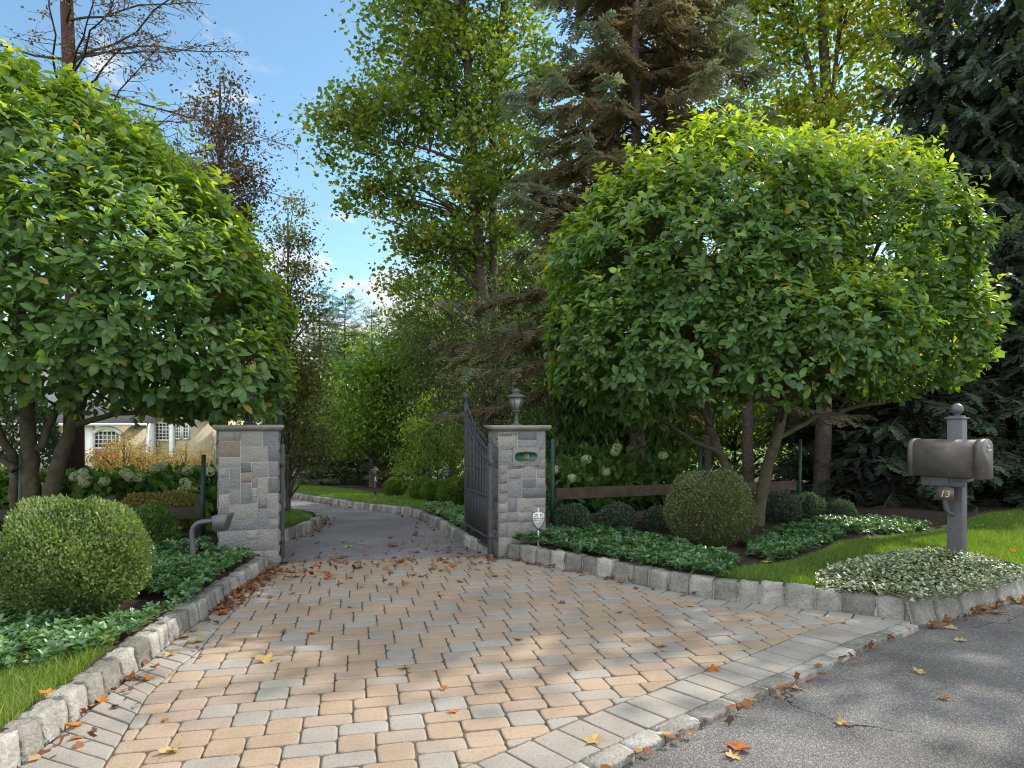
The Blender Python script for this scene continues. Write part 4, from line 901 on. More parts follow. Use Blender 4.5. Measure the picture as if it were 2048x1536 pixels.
stems_l = [(st(7.8, [(30, 1090), (32, 1000), (30, 920), (-20, 830), (-80, 700), (-150, 520)]), .075, .02),
           (st(7.75, [(62, 1080), (62, 960), (58, 860), (48, 720), (40, 560), (20, 380), (0, 250)]), .11, .025),
           (st(7.7, [(85, 1075), (108, 960), (140, 870), (165, 780), (230, 640), (300, 480), (330, 380)]), .105, .022),
           (st(7.75, [(78, 900), (110, 830), (140, 760), (170, 640), (190, 480), (200, 330)]), .045, .015), (st(7.6, [(158, 850), (210, 830), (285, 820), (370, 835), (450, 815), (510, 770)]), .035, .012),
           (st(7.6, [(165, 790), (250, 740), (340, 690), (430, 610), (480, 540)]), .04, .012), (st(7.6, [(30, 940), (-60, 880), (-160, 820)]), .035, .015), (st(7.8, [(50, 700), (110, 560), (120, 400), (90, 250)]), .035, .012)]
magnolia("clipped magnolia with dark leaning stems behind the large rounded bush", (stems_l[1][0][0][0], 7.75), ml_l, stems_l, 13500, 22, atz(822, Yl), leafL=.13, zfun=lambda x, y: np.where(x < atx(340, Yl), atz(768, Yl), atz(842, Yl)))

# ------------------------------------------------------------------ tall trees
def bs(px, Y): return (atx(px, Y), Y)
# tulip trees
def rel(px, py, Y, bx_, rx, rz_, ry=None): g_ = ground(0, Y); return ((atx(px, Y) - bx_, 0, atz(py, Y) - g_), (rx * Y / F, (ry or rx) * Y / F, rz_ * Y / F))
Y = 18.; bx_ = atx(960, Y); b_ = lambda px: atx(px, Y) - bx_; hh = lambda py: atz(py, Y) - ground(0, Y)
clump_tree("tulip_tree", "tall loose tulip tree with twin stems rising behind the open gate leaf", "tree", (bx_, Y), 17,
           [rel(760, 250, Y, bx_, 120, 130), rel(800, 60, Y, bx_, 110, 150), rel(900, 330, Y, bx_, 140, 200), rel(930, 80, Y, bx_, 150, 200), rel(860, 500, Y, bx_, 110, 110), rel(1040, 250, Y, bx_, 130, 250), rel(960, -160, Y, bx_, 220, 200), rel(700, 240, Y, bx_, 70, 50), rel(770, 390, Y, bx_, 90, 45)],
           L_tulip, M_bark, 31, nclump=430, per=86, lsize=.112, wf=.95, tmpl=T_tulip, spread=.33, tmean=.36, tsd=.18,
           trunks=[([(0, 0, 0), (b_(975), 0, hh(700)), (b_(950), 0, hh(400)), (b_(938), 0, hh(150)), (b_(920), 0, hh(-50)), (b_(930), .3, hh(-300))], .2, .06), ([(0.1, .1, 0), (b_(990), .2, hh(600)), (b_(980), .3, hh(250)), (b_(1005), .3, hh(20)), (b_(1020), .3, hh(-200))], .15, .05),
                   ([(b_(945), 0, hh(330)), (b_(850), -.3, hh(300)), (b_(760), -.5, hh(285)), (b_(650), -.6, hh(262))], .05, .008)], limbs=240, shell=.45)
Y = 20.; bx_ = atx(1640, Y); b_ = lambda px: atx(px, Y) - bx_
clump_tree("tulip_tree", "tall sunlit yellowing tulip tree above the domed magnolia", "tree", (bx_, Y), 18,
           [rel(1520, 150, Y, bx_, 130, 200), rel(1700, 120, Y, bx_, 150, 230), rel(1600, -60, Y, bx_, 220, 180), rel(1620, 320, Y, bx_, 180, 150), rel(1560, 560, Y, bx_, 200, 150), rel(1480, -20, Y, bx_, 110, 130), rel(1780, 60, Y, bx_, 90, 130)],
           L_tulip_b, M_bark, 32, nclump=340, per=85, lsize=.118, wf=.95, tmpl=T_tulip, spread=.5, tmean=.42, tsd=.22,
           trunks=[([(0, 0, 0), (b_(1645), 0, hh(500)), (b_(1655), 0, hh(200)), (b_(1640), 0, hh(0)), (b_(1650), 0, hh(-250))], .24, .08), ([(b_(1650), 0, hh(330)), (b_(1672), 0, hh(120)), (b_(1690), 0, hh(-60))], .09, .04), ([(b_(1650), 0, hh(260)), (b_(1600), 0, hh(60)), (b_(1560), 0, hh(-60))], .1, .05)], limbs=100, shell=.4)
# the big spruce beside the pillar and its kin
conifer("spruce_tree", "tall blue tipped spruce with bare lower trunk behind the fence", "tree", bs(1278, 11.6), 13.5, 3.7, 2.75, L_spruce, M_bark_sp, 41, whorl=.44, per=7, sl=.55, wid=1.1, tr=.155, droop=.42, sag=.22, tips=.84, inner=.12, hang=.6, tw=11, power=1.0, zbrown=.42)
conifer("spruce_tree", "dark drooping spruce with thick skirt behind the mailbox", "tree", bs(2040, 16.5), 17, 3.3, .5, L_dark, M_bark, 42, whorl=.38, per=8, tmpl=T_weep, sl=.7, wid=1.25, tr=.2, droop=.55, sag=.28, tips=.55, inner=.1, hang=1.2, tw=9, group="dark spruces behind the mailbox", power=.85)
conifer("spruce_tree", "dark ragged spruce with hanging twigs between tulip tree and mailbox", "tree", bs(1885, 17.5), 16, 2.3, .8, L_dark, M_bark, 43, whorl=.42, per=7, tmpl=T_weep, sl=.7, wid=1.25, tr=.2, droop=.5, sag=.3, tips=.5, inner=.12, hang=1.3, tw=7, group="dark spruces behind the mailbox", power=.6)
hem = conifer("hemlock_tree", "dense dark hemlock low behind the mailbox post", "tree", bs(1800, 12.8), 4.6, 2.3, .1, L_dark, M_bark, 44, whorl=.24, per=9, tmpl=T_weep, wid=1.2, sl=.48, tr=.08, droop=.4, sag=.2, tips=.6, inner=.1, hang=.6, tw=8, group="dark evergreens under the spruces", power=.75)
copy_tree(hem, (*bs(2010, 13.0), ground(0, 13)), 2.1, 1.15, "dense dark hemlock beyond the sunny lawn beside the mailbox")
copy_tree(hem, (*bs(2230, 13.4), ground(0, 13.4)), 4.0, 1.5, "tall dark hemlock at the lawn end beyond the mailbox")
copy_tree(hem, (*bs(1660, 14.5), ground(0, 14)), 1.2, .95, "dark hemlock between the fence end and the mailbox")
copy_tree(hem, (*bs(1180, 13.2), ground(0, 13.2)), 3.0, .66, "low dark evergreen behind the hydrangeas and the fence")
# leafy darker tree between tulip and spruce
dk = clump_tree("holly_tree", "dusky olive holly just behind the pillar lantern", "tree", bs(985, 17), 5.6, [((0, 0, 2.6), (1.25, 1.2, 2.2)), ((.2, 0, 4.4), (.8, .8, 1.2))], L_shade, M_bark, 50, nclump=120, per=70, lsize=.085, wf=.55, spread=.3, tmean=.4, tsd=.25, tr=.08, group="hollies and oaks behind the gate")
copy_tree(dk, (*bs(905, 21), ground(0, 21)), 3.6, 1.1, "dusky olive holly on the far lawn edge behind the gate leaf")
copy_tree(dk, (*bs(835, 26), ground(0, 26)), .6, 1.35, "dusky olive holly behind the yellow green maple by the lawn")
copy_tree(dk, (*bs(1100, 15.8), ground(0, 15.8)), 5.4, 1.0, "dusky olive holly filling the gap behind the numbered pillar")
copy_tree(dk, (*bs(1010, 24), ground(0, 24)), 2.4, 1.9, "tall olive holly between the tulip tree and the big spruce")
for px, Y_, sc_, lb in [(622, 34, (1.6, 1.6, .8), "low holly thicket behind the slender pear tree"), (690, 30, (1.4, 1.4, .62), "low holly thicket at the foot of the pine by the far lawn"), (770, 31, (1.6, 1.6, .7), "low holly thicket behind the slim post lamp"), (845, 29, (1.4, 1.4, .8), "low holly thicket behind the bushes of the far lawn"), (560, 40, (1.8, 1.8, .9), "low holly thicket at the end of the curving drive")]:
    copy_tree(dk, (*bs(px, Y_), ground(0, Y_) - .4), px, sc_, lb)
clump_tree("oak_tree", "dark leafy oak standing between the far lawn and tulip tree", "tree", bs(905, 23), 9.5, [((0, 0, 5.2), (1.9, 1.9, 3.6)), ((.5, 0, 7.6), (1.5, 1.5, 2)), ((-.6, 0, 3.4), (1.5, 1.5, 1.8))], L_tulip, M_bark, 51, nclump=170, per=80, lsize=.13, wf=.6, spread=.42, tmean=.2, tsd=.14)
pear = clump_tree("pear_tree", "slender olive leaved pear tree on the grass island beside the pillar", "tree", bs(576, 10.35), 6.2, [((.12, 0, 2.0), (.55, .55, 1.3)), ((.15, 0, 3.6), (.5, .5, 1.6)), ((.05, 0, 5.1), (.28, .28, 1.1)), ((.42, 0, 1.4), (.35, .35, .6))], L_olive, M_bark, 52, nclump=160, per=72, lsize=.062, wf=.62, spread=.2, tmean=.45, tsd=.24, tr=.05, limbs=45, shell=.4, group="pear trees")
copy_tree(pear, (*bs(562, 16), ground(0, 16)), 2., (.62, .62, .84), "tall narrow pear tree behind the slender one by the pillar")
pear.scale = (.88, .88, .8)
clump_tree("pear_tree", "tall brown leaved tree rising behind the large magnolia", "tree", bs(440, 16), 10.5, [((0, 0, 5.5), (1.1, 1.1, 3)), ((.1, 0, 8.2), (.75, .75, 1.9)), ((.5, 0, 4), (1, 1, 1.6))], L_brown, M_bark, 53, nclump=240, per=90, lsize=.085, wf=.6, spread=.28, tmean=.4, tsd=.25, tr=.1, limbs=90, shell=.35)
# larch with reddish trunk
def larch(label, base, seed):
    r = np.random.default_rng(seed); t_ = thing("larch_tree", label, "tree", (*base, ground(*base) - .05)); w = Geo(); g = Geo()
    w.tube([(0, 0, 0), (.03, 0, 3), (-.06, .05, 6.5), (-.18, .05, 9.5), (-.22, .1, 13.5)], [.17, .14, .115, .085, .03], 10)
    LP, LD = [], []
    for k in range(46):
        z = r.uniform(4.6, 12.8); az = r.uniform(0, 6.283) if k > 16 else r.uniform(-.9, .9); l = r.uniform(2.2, 4.1) * (1.15 - .55 * (z - 4.6) / 8); d = np.array([math.cos(az), math.sin(az), 0]); n = 9; u = np.linspace(0, 1, n)
        wob = np.cumsum(r.normal(0, .035, (n, 3)), 0) * l * .35; wob[0] = 0
        pts = np.array([-.015 * z, 0, z]) + d * (l * u)[:, None] + UP * (l * (r.uniform(.0, .45) * u + r.uniform(-.12, .12) * u * u))[:, None] + wob
        w.tube(pts, np.linspace(.022, .004, n), 5, mi=1, cap=False)
        lat = np.array([-d[1], d[0], 0])
        for q in range(int(l * 9)):
            v = r.uniform(.18, 1); p = np.array([np.interp(v, u, pts[:, c]) for c in range(3)]); tl = r.uniform(.2, .75) * (1.15 - .6 * v); td = nrm(d * r.uniform(.4, 1.1) + lat * r.choice([-1, 1]) * r.uniform(.3, 1.) + UP * r.normal(.05, .4))
            e = p + td * tl + [0, 0, -.07 * tl]; m_ = (p + e) / 2 + r.normal(0, .03, 3); tw = bez(p, m_, e, 5); w.tube(tw, np.linspace(.006, .002, 5), 4, mi=1, cap=False)
            for _ in range(int(r.integers(2, 9))):
                a_ = tw[r.integers(1, 5)] + r.normal(0, .03, 3); LP.append(a_); LD.append(td + r.normal(0, .7, 3))
            if r.random() < .55:
                p2 = tw[2]; e2 = p2 + nrm(td + r.normal(0, .7, 3)) * tl * .55; w.tube(np.array([p2, (p2 + e2) / 2 + r.normal(0, .015, 3), e2]), [.004, .003, .0015], 3, mi=1, cap=False)
                for _ in range(3): LP.append(e2 + r.normal(0, .03, 3)); LD.append(r.normal(0, 1, 3))
    n = len(LP); leaves(g, T_leaf6, LP, LD, UP + r.normal(0, .6, (n, 3)), .05 * r.uniform(.6, 1.4, n), .032, np.clip(r.normal(.4, .25, n), 0, 1))
    g.obj("crown", L_brown, t_); w.obj("trunk", [M_bark_red, M_twig], t_, smooth=True)
larch("sparse browning larch with reddish trunk behind the dark stems", bs(146, 11.2), 54)
# middle distance round the far lawn
clump_tree("maple_tree", "yellow green layered maple at the back of the far lawn", "tree", bs(745, 26), 6.2, [((0, 0, 3.2), (2.1, 2.1, 1.9)), ((.6, 0, 4.6), (1.5, 1.5, 1.4)), ((-.5, 0, 2.2), (1.7, 1.7, 1.0)), ((1.6, 0, 3.0), (1.6, 1.6, 2.0))], L_maple, M_bark, 55, nclump=230, per=60, lsize=.15, wf=.7, spread=.36, tmean=.42)
pine = conifer("pine_tree", "soft blue green pine behind the far lawn", "tree", bs(690, 33), 9.2, 2.6, .6, L_pine, M_bark, 56, whorl=.5, per=7, tmpl=T_tuft, sl=.7, tr=.15, droop=.05, sag=.1, tips=.7, inner=.2, hang=.1, tw=6, group="pines beyond the far lawn")
copy_tree(pine, (*bs(745, 38), ground(0, 38)), 1., 1.05, "pale pine whose top stands before the white cloud")
copy_tree(pine, (*bs(640, 30), ground(0, 30)), 2.2, .95, "pine close behind the slender pear tree")
copy_tree(pine, (*bs(800, 42), ground(0, 42)), 3.3, 1.15, "thin topped pine beside the dark leafy tree")
fart = clump_tree("deciduous_tree", "pale green tree far beyond the lawn with open top", "tree", bs(655, 48), 11.5, [((0, 0, 6.5), (3.2, 3.2, 3.4)), ((.8, 0, 9.2), (2, 2, 2)), ((-1.5, 0, 4.5), (2.6, 2.6, 2.2))], L_far, M_bark, 57, nclump=170, per=48, lsize=.26, wf=.7, spread=.6, tmean=.6, group="distant trees", shell=.4)
fills = [(1075, 27, 1.0, "tall distant tree closing the gap beside the blue tipped spruce"), (760, 55, 1., "distant tree in line with the yellow green maple"), (860, 44, 1.05, "distant tree behind the dark leafy tree"), (560, 44, .9, "distant tree glimpsed past the narrow pear tree"), (1000, 36, 1.05, "distant tree behind the spruce branches above the lantern"),
         (1130, 30, .8, "distant tree behind the numbered pillar and spruce"), (1260, 36, .95, "distant tree behind the bare spruce trunk"), (1420, 30, .75, "distant sunlit tree seen between the magnolia stems"), (1560, 34, .9, "distant sunlit tree behind the fence end"),
         (1700, 30, .8, "distant tree behind the low hemlocks"), (1880, 34, 1.0, "distant tree behind the mailbox spruces"), (2080, 30, 1.0, "distant tree at the edge beyond the dark spruces"), (420, 60, .9, "distant tree over the house roof end"), (120, 62, 1.0, "distant tree behind the house roof"), (-120, 58, 1.0, "distant tree behind the house at the picture edge")]
for k, (px, Y_, sc_, lb) in enumerate(fills): copy_tree(fart, (*bs(px, Y_), ground(0, Y_) - .1), k * 1.3, sc_, lb)
und = clump_tree("understory_tree", "bright yellow green sapling between the magnolia stems and fence", "tree", bs(1470, 17), 4.6, [((0, 0, 2.6), (2.0, 1.4, 2.2)), ((1.4, 0, 1.9), (1.4, 1.2, 1.5)), ((-1.4, 0, 1.8), (1.4, 1.2, 1.5))], L_maple, M_bark, 58, nclump=150, per=46, lsize=.14, wf=.55, spread=.34, tmean=.5, tsd=.25, group="saplings behind the fence", tr=.05)
copy_tree(und, (*bs(1640, 19), ground(0, 19)), 2.4, 1.1, "bright sapling beneath the yellowing tulip tree")
copy_tree(und, (*bs(1310, 18), ground(0, 18)), 4.4, 1.1, "bright sapling behind the bare spruce trunk")
copy_tree(und, (*bs(1150, 20), ground(0, 20)), 1.4, 1.2, "bright sapling behind the low dark evergreen")
copy_tree(und, (*bs(875, 17.5), ground(0, 17.5)), 3.4, (.42, .42, .55), "pale leaved small dogwood by the post lamp near the gate")
# bare trunks in the wood behind the fence
def bare(px, Y_, w_, h_, label, mat=M_bark_sp):
    t_ = thing("woodland_trunk", label, "tree", (*bs(px, Y_), ground(0, Y_) - .1), 0, "bare trunks in the wood behind the fence"); g = Geo()
    z = np.linspace(0, h_, 9); g.tube(np.c_[np.cumsum(R.normal(0, .02, 9)), np.cumsum(R.normal(0, .02, 9)), z], w_ * (1 - z / h_ * .4), 9); g.obj("trunk", mat, t_, smooth=True)
    g = Geo(); n = 1300; q = np.c_[R.normal(0, .45, (n, 2)), h_ + R.normal(-.1, .35, n)]; leaves(g, T_leaf6, q, rdir(n), UP + R.normal(0, .5, (n, 3)), .1, .07, R.uniform(0, .6, n)); g.obj("crown", L_olive, t_)
bare(1492, 14.5, .13, 5.2, "bare brown trunk between the two magnolia stems")
bare(1640, 13.2, .17, 5, "stout bare trunk beside the fence end")
bare(1420, 15.5, .1, 5.2, "thin bare trunk just above the boxwood ball")
bare(1118, 12.5, .14, 3.2, "dark bare trunk close behind the numbered pillar", M_bark)
# a roadside tree beyond the frame whose shade falls over the paving
clump_tree("roadside_tree", "tall street tree across the road shading the paved entrance", "tree", (11.2, 12.1), 14, [((0, 0, 11.6), (2.2, .5, .6)), ((2.2, -1.4, 10.2), (1.6, .9, .9)), ((3.2, -3.0, 9.5), (1.4, 1.0, 1.0))], L_tulip, M_bark, 59, nclump=48, per=55, lsize=.16, wf=.95, tmpl=T_tulip, spread=.42, tr=.2, shell=.4)

# ------------------------------------------------------------------ shrubs
bL = hit(160, 1262, .13); ball("boxwood_bush", "large rounded boxwood bush beside the granite kerb and the intercom", (atx(150, bL[1] + .45), bL[1] + .45), (.465, .46, .41), 46000, L_box, 61, lsize=.026, group="clipped boxwoods", flat=.04, tm=.5, uneven=.085, updir=.9)
bR = hit(1420, 1100, .13); ball("boxwood_bush", "neat round boxwood ball before the timber fence and magnolia stems", (atx(1421, bR[1] + .42), bR[1] + .42), (.475, .46, .42), 42000, L_boxd, 62, lsize=.022, group="clipped boxwoods", flat=.04, tm=.45, uneven=.055)
sm = ball("small_boxwood", "small dark boxwood at the fence beside the numbered pillar", hit(1146, 1068, .13), (.2, .2, .17), 5000, L_dark, 63, lsize=.03, group="small bushes along the fence", tm=.6, flat=.1)
for px, py, s_, lb in [(1236, 1064, 1.05, "small dark boxwood at the fence left of the bare spruce trunk"), (1318, 1060, .95, "small dark boxwood between the spruce trunk and boxwood ball"), (1562, 1048, 1.2, "small dark boxwood right of the leaning magnolia stem"), (1616, 1044, 1.15, "small dark boxwood at the fence end post"), (1680, 1046, .9, "small dark shrub past the fence end")]:
    x, y = hit(px, py, .13); copy_tree(sm, (x, y, gz((x, y))[0]), px, s_, lb)
smf = ball("small_boxwood", "bright low bush at the foot of the post lamp by the gate", hit(912, 1011, .13), (.32, .32, .28), 5000, L_maple, 64, lsize=.045, group="low bushes round the far lawn", tm=.2, flat=.1)
for px, py, s_, lb in [(790, 992, .9, "low bush behind the far lawn left of the lamp by the gate"), (845, 1000, .95, "low dark bush in the shade behind the far lawn"), (865, 1004, .8, "low bush under the pale leaved dogwood")]:
    x, y = hit(px, py, .13); copy_tree(smf, (x, y, gz((x, y))[0]), px, s_, lb)
hy_m = [None]
def hydrangea(base, rad, nb, label, seed, nleaf=1250, h=1., grp="hydrangeas behind the fences"):
    r = np.random.default_rng(seed); t_ = ball("hydrangea", label, base, rad, nleaf, L_hyd, seed, lsize=.13, cat="shrub", group=grp, tmpl=T_leaf6, wf=.6, shellw=.6, uneven=.14, flat=.1, tm=.45, updir=-.1, tsd=.25)
    for k in range(int(nb * 1.5)):
        d = rdir(1, r)[0]; d[2] = abs(d[2]) * .9 + .3; d[1] = -abs(d[1]); c = d * np.array(rad) * 1.05 + [0, 0, rad[2] * .85]; n = 170; q = rdir(n, r)
        g = Geo(); leaves(g, T_dia, c + q * .072 * np.array([1, 1, .85]), nrm(np.cross(q, r.normal(0, 1, (n, 3)))), q, .034, .03, np.clip(r.normal(.35 + .3 * r.random(), .2, n), 0, 1)); g.obj("flower_head", L_bloom, t_)
for px, Y_, rd, nb, lb in [(1150, 10.2, (.5, .4, .42), 3, "white hydrangea close to the numbered pillar behind the fence"), (1215, 10.6, (.5, .4, .55), 2, "hydrangea with few blooms left of the bare spruce trunk"), (1330, 10.8, (.5, .4, .45), 1, "hydrangea showing between spruce trunk and boxwood ball"),
                           (225, 9.3, (.6, .45, .36), 6, "white hydrangea beside the reddish larch trunk"), (330, 9.5, (.6, .45, .36), 7, "white hydrangea in the middle of the group by the intercom"), (412, 9.6, (.4, .35, .36), 6, "white hydrangea against the pillar behind the intercom"), (90, 9.3, (.5, .45, .36), 4, "hydrangea between the dark magnolia stems"), (-20, 9.2, (.55, .45, .36), 4, "hydrangea at the picture edge behind the stems")]:
    hydrangea(bs(px, Y_), rd, nb, lb, int(px) + 700)
jm = clump_tree("japanese_maple", "spreading golden Japanese maple in front of the house windows", "shrub", bs(248, 20), 1.9, [((0, 0, 1.15), (1.05, .9, .62)), ((.5, 0, .75), (.7, .7, .45)), ((-.45, 0, .7), (.65, .6, .4))], L_jap, M_bark, 66, nclump=110, per=55, lsize=.07, wf=.5, spread=.14, tmean=.5, tsd=.25, tr=.06, group="golden maples before the house")
copy_tree(jm, (*bs(372, 24), ground(0, 24)), 2., .9, "smaller golden Japanese maple beside the dark tree trunk")
clump_tree("laurel_shrub", "broad dark laurel with lit tips behind the fence near the pillar", "shrub", bs(1205, 12.2), 3.1, [((0, 0, 1.5), (1.1, .8, 1.2)), ((.7, 0, 1.3), (.8, .7, .9))], L_hyd, M_bark, 67, nclump=120, per=46, lsize=.15, wf=.34, spread=.26, tmean=.3, tsd=.25, droop=1.2)
ball("evergreen_bush", "dark dense evergreen bush behind the stems at the picture edge", bs(-10, 10.5), (1.0, .7, 1.0), 9000, L_dark, 68, lsize=.07, cat="bush", tm=.7, flat=.1, uneven=.1, tmpl=T_leaf6)
ball("spirea_bush", "low bronze leaved bush below the rail beside the intercom", bs(330, 8.6), (.55, .3, .24), 8000, L_spi, 69, lsize=.04, cat="bush", tm=.75, flat=.1, uneven=.12, tmpl=T_dia)
ball("spirea_bush", "low green bush at the foot of the fence near the large rounded bush", bs(290, 7.2), (.35, .3, .24), 6000, L_hyd, 70, lsize=.035, cat="bush", tm=.4, flat=.1, uneven=.12, tmpl=T_dia)

# ------------------------------------------------------------------ ground cover, grass, litter
def scatter(poly, dens, r):
    poly = np.asarray(poly); lo, hi = poly.min(0), poly.max(0); n = int(dens * np.prod(hi - lo)); P = r.uniform(lo, hi, (n, 2)); return P[pip(P, poly)]
def off_paving(P, d=.12): return (~pip(P, P_paved)) & (pdist(P, np.vstack([P_paved, P_paved[:1]])) > d)
def pachy(name, label, polys, seed, dens=420, lsize=.054, hgt=.10, mat=L_pach, avoid=(), bright=0., dmin=.07):
    r = np.random.default_rng(seed); g = Geo()
    P = np.concatenate([scatter(p, dens, r) for p in polys]); P = P[off_paving(P, dmin)]
    for c, rad in avoid: P = P[np.linalg.norm(P - np.array(c), axis=1) > rad]
    n = len(P); patch = .5 + .5 * np.sin(P[:, 0] * 3.1 + 2 * np.sin(P[:, 1] * 2.3)) * np.sin(P[:, 1] * 2.9 + 1); keep = r.random(n) < .6 + .4 * patch; P, patch = P[keep], patch[keep]; n = len(P)
    z = gz(P) + hgt * (.35 + .65 * r.random(n)) * (.55 + .45 * patch); c = np.c_[P, z]; lean = nrm(np.c_[r.normal(0, .35, (n, 2)), np.ones(n)]); u = nrm(np.cross(lean, [1, .1, .2])); v = np.cross(lean, u); base_t = r.normal(.38 + bright, .16, n)
    for k in range(8):
        az = k * .82 + r.uniform(0, .6, n); rad = u * np.cos(az)[:, None] + v * np.sin(az)[:, None]; h = (k % 2) * .5
        D = nrm(rad + lean * (.12 + h * .6) + r.normal(0, .15, (n, 3))); Ls = lsize * r.uniform(.65, 1.2, n) * (1 - .25 * h)
        leaves(g, T_leaf6, c + lean * (.018 * h), D, lean + r.normal(0, .2, (n, 3)), Ls, Ls * .52, np.clip(base_t + r.normal(0, .13, n), 0, 1))
    return tag(g.obj(name, mat), label, None, None, "stuff")
hR = lambda px, py: hit(px, py, .15)
bed_front = [hR(*p) for p in [(1008, 1098), (1100, 1112), (1220, 1138), (1330, 1160), (1430, 1165), (1468, 1150), (1480, 1128), (1440, 1112), (1345, 1088), (1230, 1060), (1090, 1062), (1020, 1080)]]
bed_side = [hR(*p) for p in [(1500, 1112), (1540, 1128), (1590, 1115), (1640, 1096), (1700, 1074), (1800, 1070), (1850, 1062), (1858, 1050), (1800, 1040), (1700, 1040), (1620, 1052), (1540, 1066), (1490, 1085)]]
pachy("ground_cover", "dense green pachysandra between kerb, fence and boxwood ball", [bed_front, bed_side], 81, avoid=[((bR[0], bR[1] + .42), .36), (cr, .36)], dens=680)
bed_left = [hR(*p) for p in [(530, 1128), (470, 1155), (400, 1195), (330, 1235), (270, 1275), (160, 1318), (60, 1338), (-80, 1365), (-300, 1330), (-200, 1150), (60, 1120), (280, 1098), (440, 1090)]]
pachy("ground_cover", "bright pachysandra beside the granite kerb and the rounded bush", [bed_left], 82, avoid=[((bL[0], bL[1] + .42), .36), (cl, .4)], dens=680, bright=.08)
bed_in = [tuple(hit(*p, .13)) for p in [(848, 1040), (868, 1052), (900, 1075), (930, 1090), (960, 1098), (985, 1080), (960, 1040), (900, 1020), (850, 1022)]]
pachy("ground_cover", "yellow green pachysandra beside the drive behind the gate leaf", [bed_in], 83, bright=.22, lsize=.07, dens=380)
r = np.random.default_rng(84); g = Geo(); n = 15000; q = r.uniform(-1, 1, (n, 2)); q = q[(q ** 2).sum(1) < 1]; q = q[r.random(len(q)) < np.clip(1.5 - (q ** 2).sum(1), 0, 1)]
rm = np.array([[.82, .57], [-.57, .82]]); P = moundC + (q * np.array(moundR) * 1.12) @ rm; P = P[off_paving(P, -.02)]
P = P[(np.linalg.norm(P - (np.array([mx_, my_]) + [-.3, -.25]), axis=1) > .13)]
n = len(P); D = nrm(np.c_[r.normal(0, 1, (n, 2)), r.uniform(-.1, .8, n)]); z = gz(P) + r.uniform(.0, .075, n)
leaves(g, T_leaf6, np.c_[P, z], D, UP + r.normal(0, .35, (n, 3)), .034 * r.uniform(.6, 1.3, n), .022, np.clip(r.normal(.5, .3, n), 0, 1))
tag(g.obj("creeper", L_vinca), "pale variegated creeper mounded round the mailbox post", None, None, "stuff")

def grass(label, polys, dens, seed, hgt, wid, tm=.4, excl=(), dry=0., dmin=.13):
    r = np.random.default_rng(seed); P = np.concatenate([scatter(p, d_, r) for p, d_ in zip(polys, dens)]); P = P[off_paving(P, dmin) & (mound_h(P) <= 0.02)]
    for e_ in excl: P = P[~pip(P, e_)]
    n = len(P); z = gz(P) - .008; h = hgt * r.uniform(.5, 1.25, n); a = r.uniform(0, 6.28, n); w_ = wid * r.uniform(.7, 1.3, n); s_ = np.c_[np.cos(a), np.sin(a), np.zeros(n)]; lean = np.c_[r.normal(0, .38, (n, 2)), np.zeros(n)] * h[:, None]
    B = np.c_[P, z]; mid = B + lean * .35 + UP * (h * .55)[:, None]; tip = B + lean + UP * h[:, None]
    V = np.stack([B - s_ * w_[:, None] / 2, B + s_ * w_[:, None] / 2, mid + s_ * w_[:, None] * .4, mid - s_ * w_[:, None] * .4, tip], 1).reshape(-1, 3); o = np.arange(n)[:, None] * 5
    patch = .14 * np.sin(P[:, 0] * 2.1 + 1) * np.sin(P[:, 1] * 2.7); tt = r.normal(tm, .17, n) + patch; tt = np.where(r.random(n) < dry, r.uniform(.85, 1, n), tt)
    g = Geo(); g.add(V, [o + np.array([0, 1, 2, 3]), o + np.array([3, 2, 4])], np.repeat(np.clip(tt, 0, 1), 5))
    return tag(g.obj("grass", L_grass), label, None, None, "stuff")
lawn_near = [hR(*p) for p in [(1390, 1165), (1470, 1142), (1565, 1130), (1640, 1106), (1680, 1089), (1750, 1079), (1860, 1065), (2048, 1062), (2250, 1065), (2250, 1150), (1840, 1240), (1700, 1200), (1540, 1175)]]
lawn_mid = [hR(*p) for p in [(1860, 1066), (1905, 1050), (1990, 1031), (2048, 1014), (2300, 1010), (2300, 1066)]]
grass("short mown grass round the mailbox mound", [lawn_near, lawn_mid], [7000, 3200], 91, .055, .0045, dry=.03)
strip = [hit(px, py, .12) for px, py in [(240, 1285), (160, 1303), (60, 1328), (-60, 1350), (-500, 1500), (-300, 1700), (20, 1470), (140, 1365)]]
grass("grass strip beside the near granite kerb, partly dry", [strip], [15000], 92, .07, .0035, tm=.45, dry=.16)
isle = [hit(px, py, .1) for px, py in [(400, 1026), (540, 1031), (610, 1036), (640, 1044), (628, 1056), (600, 1067), (560, 1082), (480, 1090), (400, 1070)]]
farl = [hit(px, py, .1) for px, py in [(380, 950), (560, 966), (640, 974), (700, 981), (760, 990), (830, 999), (880, 1007), (905, 1016), (850, 1030), (803, 1024), (711, 1014), (620, 998), (572, 987), (380, 958)]]
grass("sunlit grass of the island and the far lawn behind the gate", [isle, farl], [3500, 420], 93, .06, .012, tm=.5)

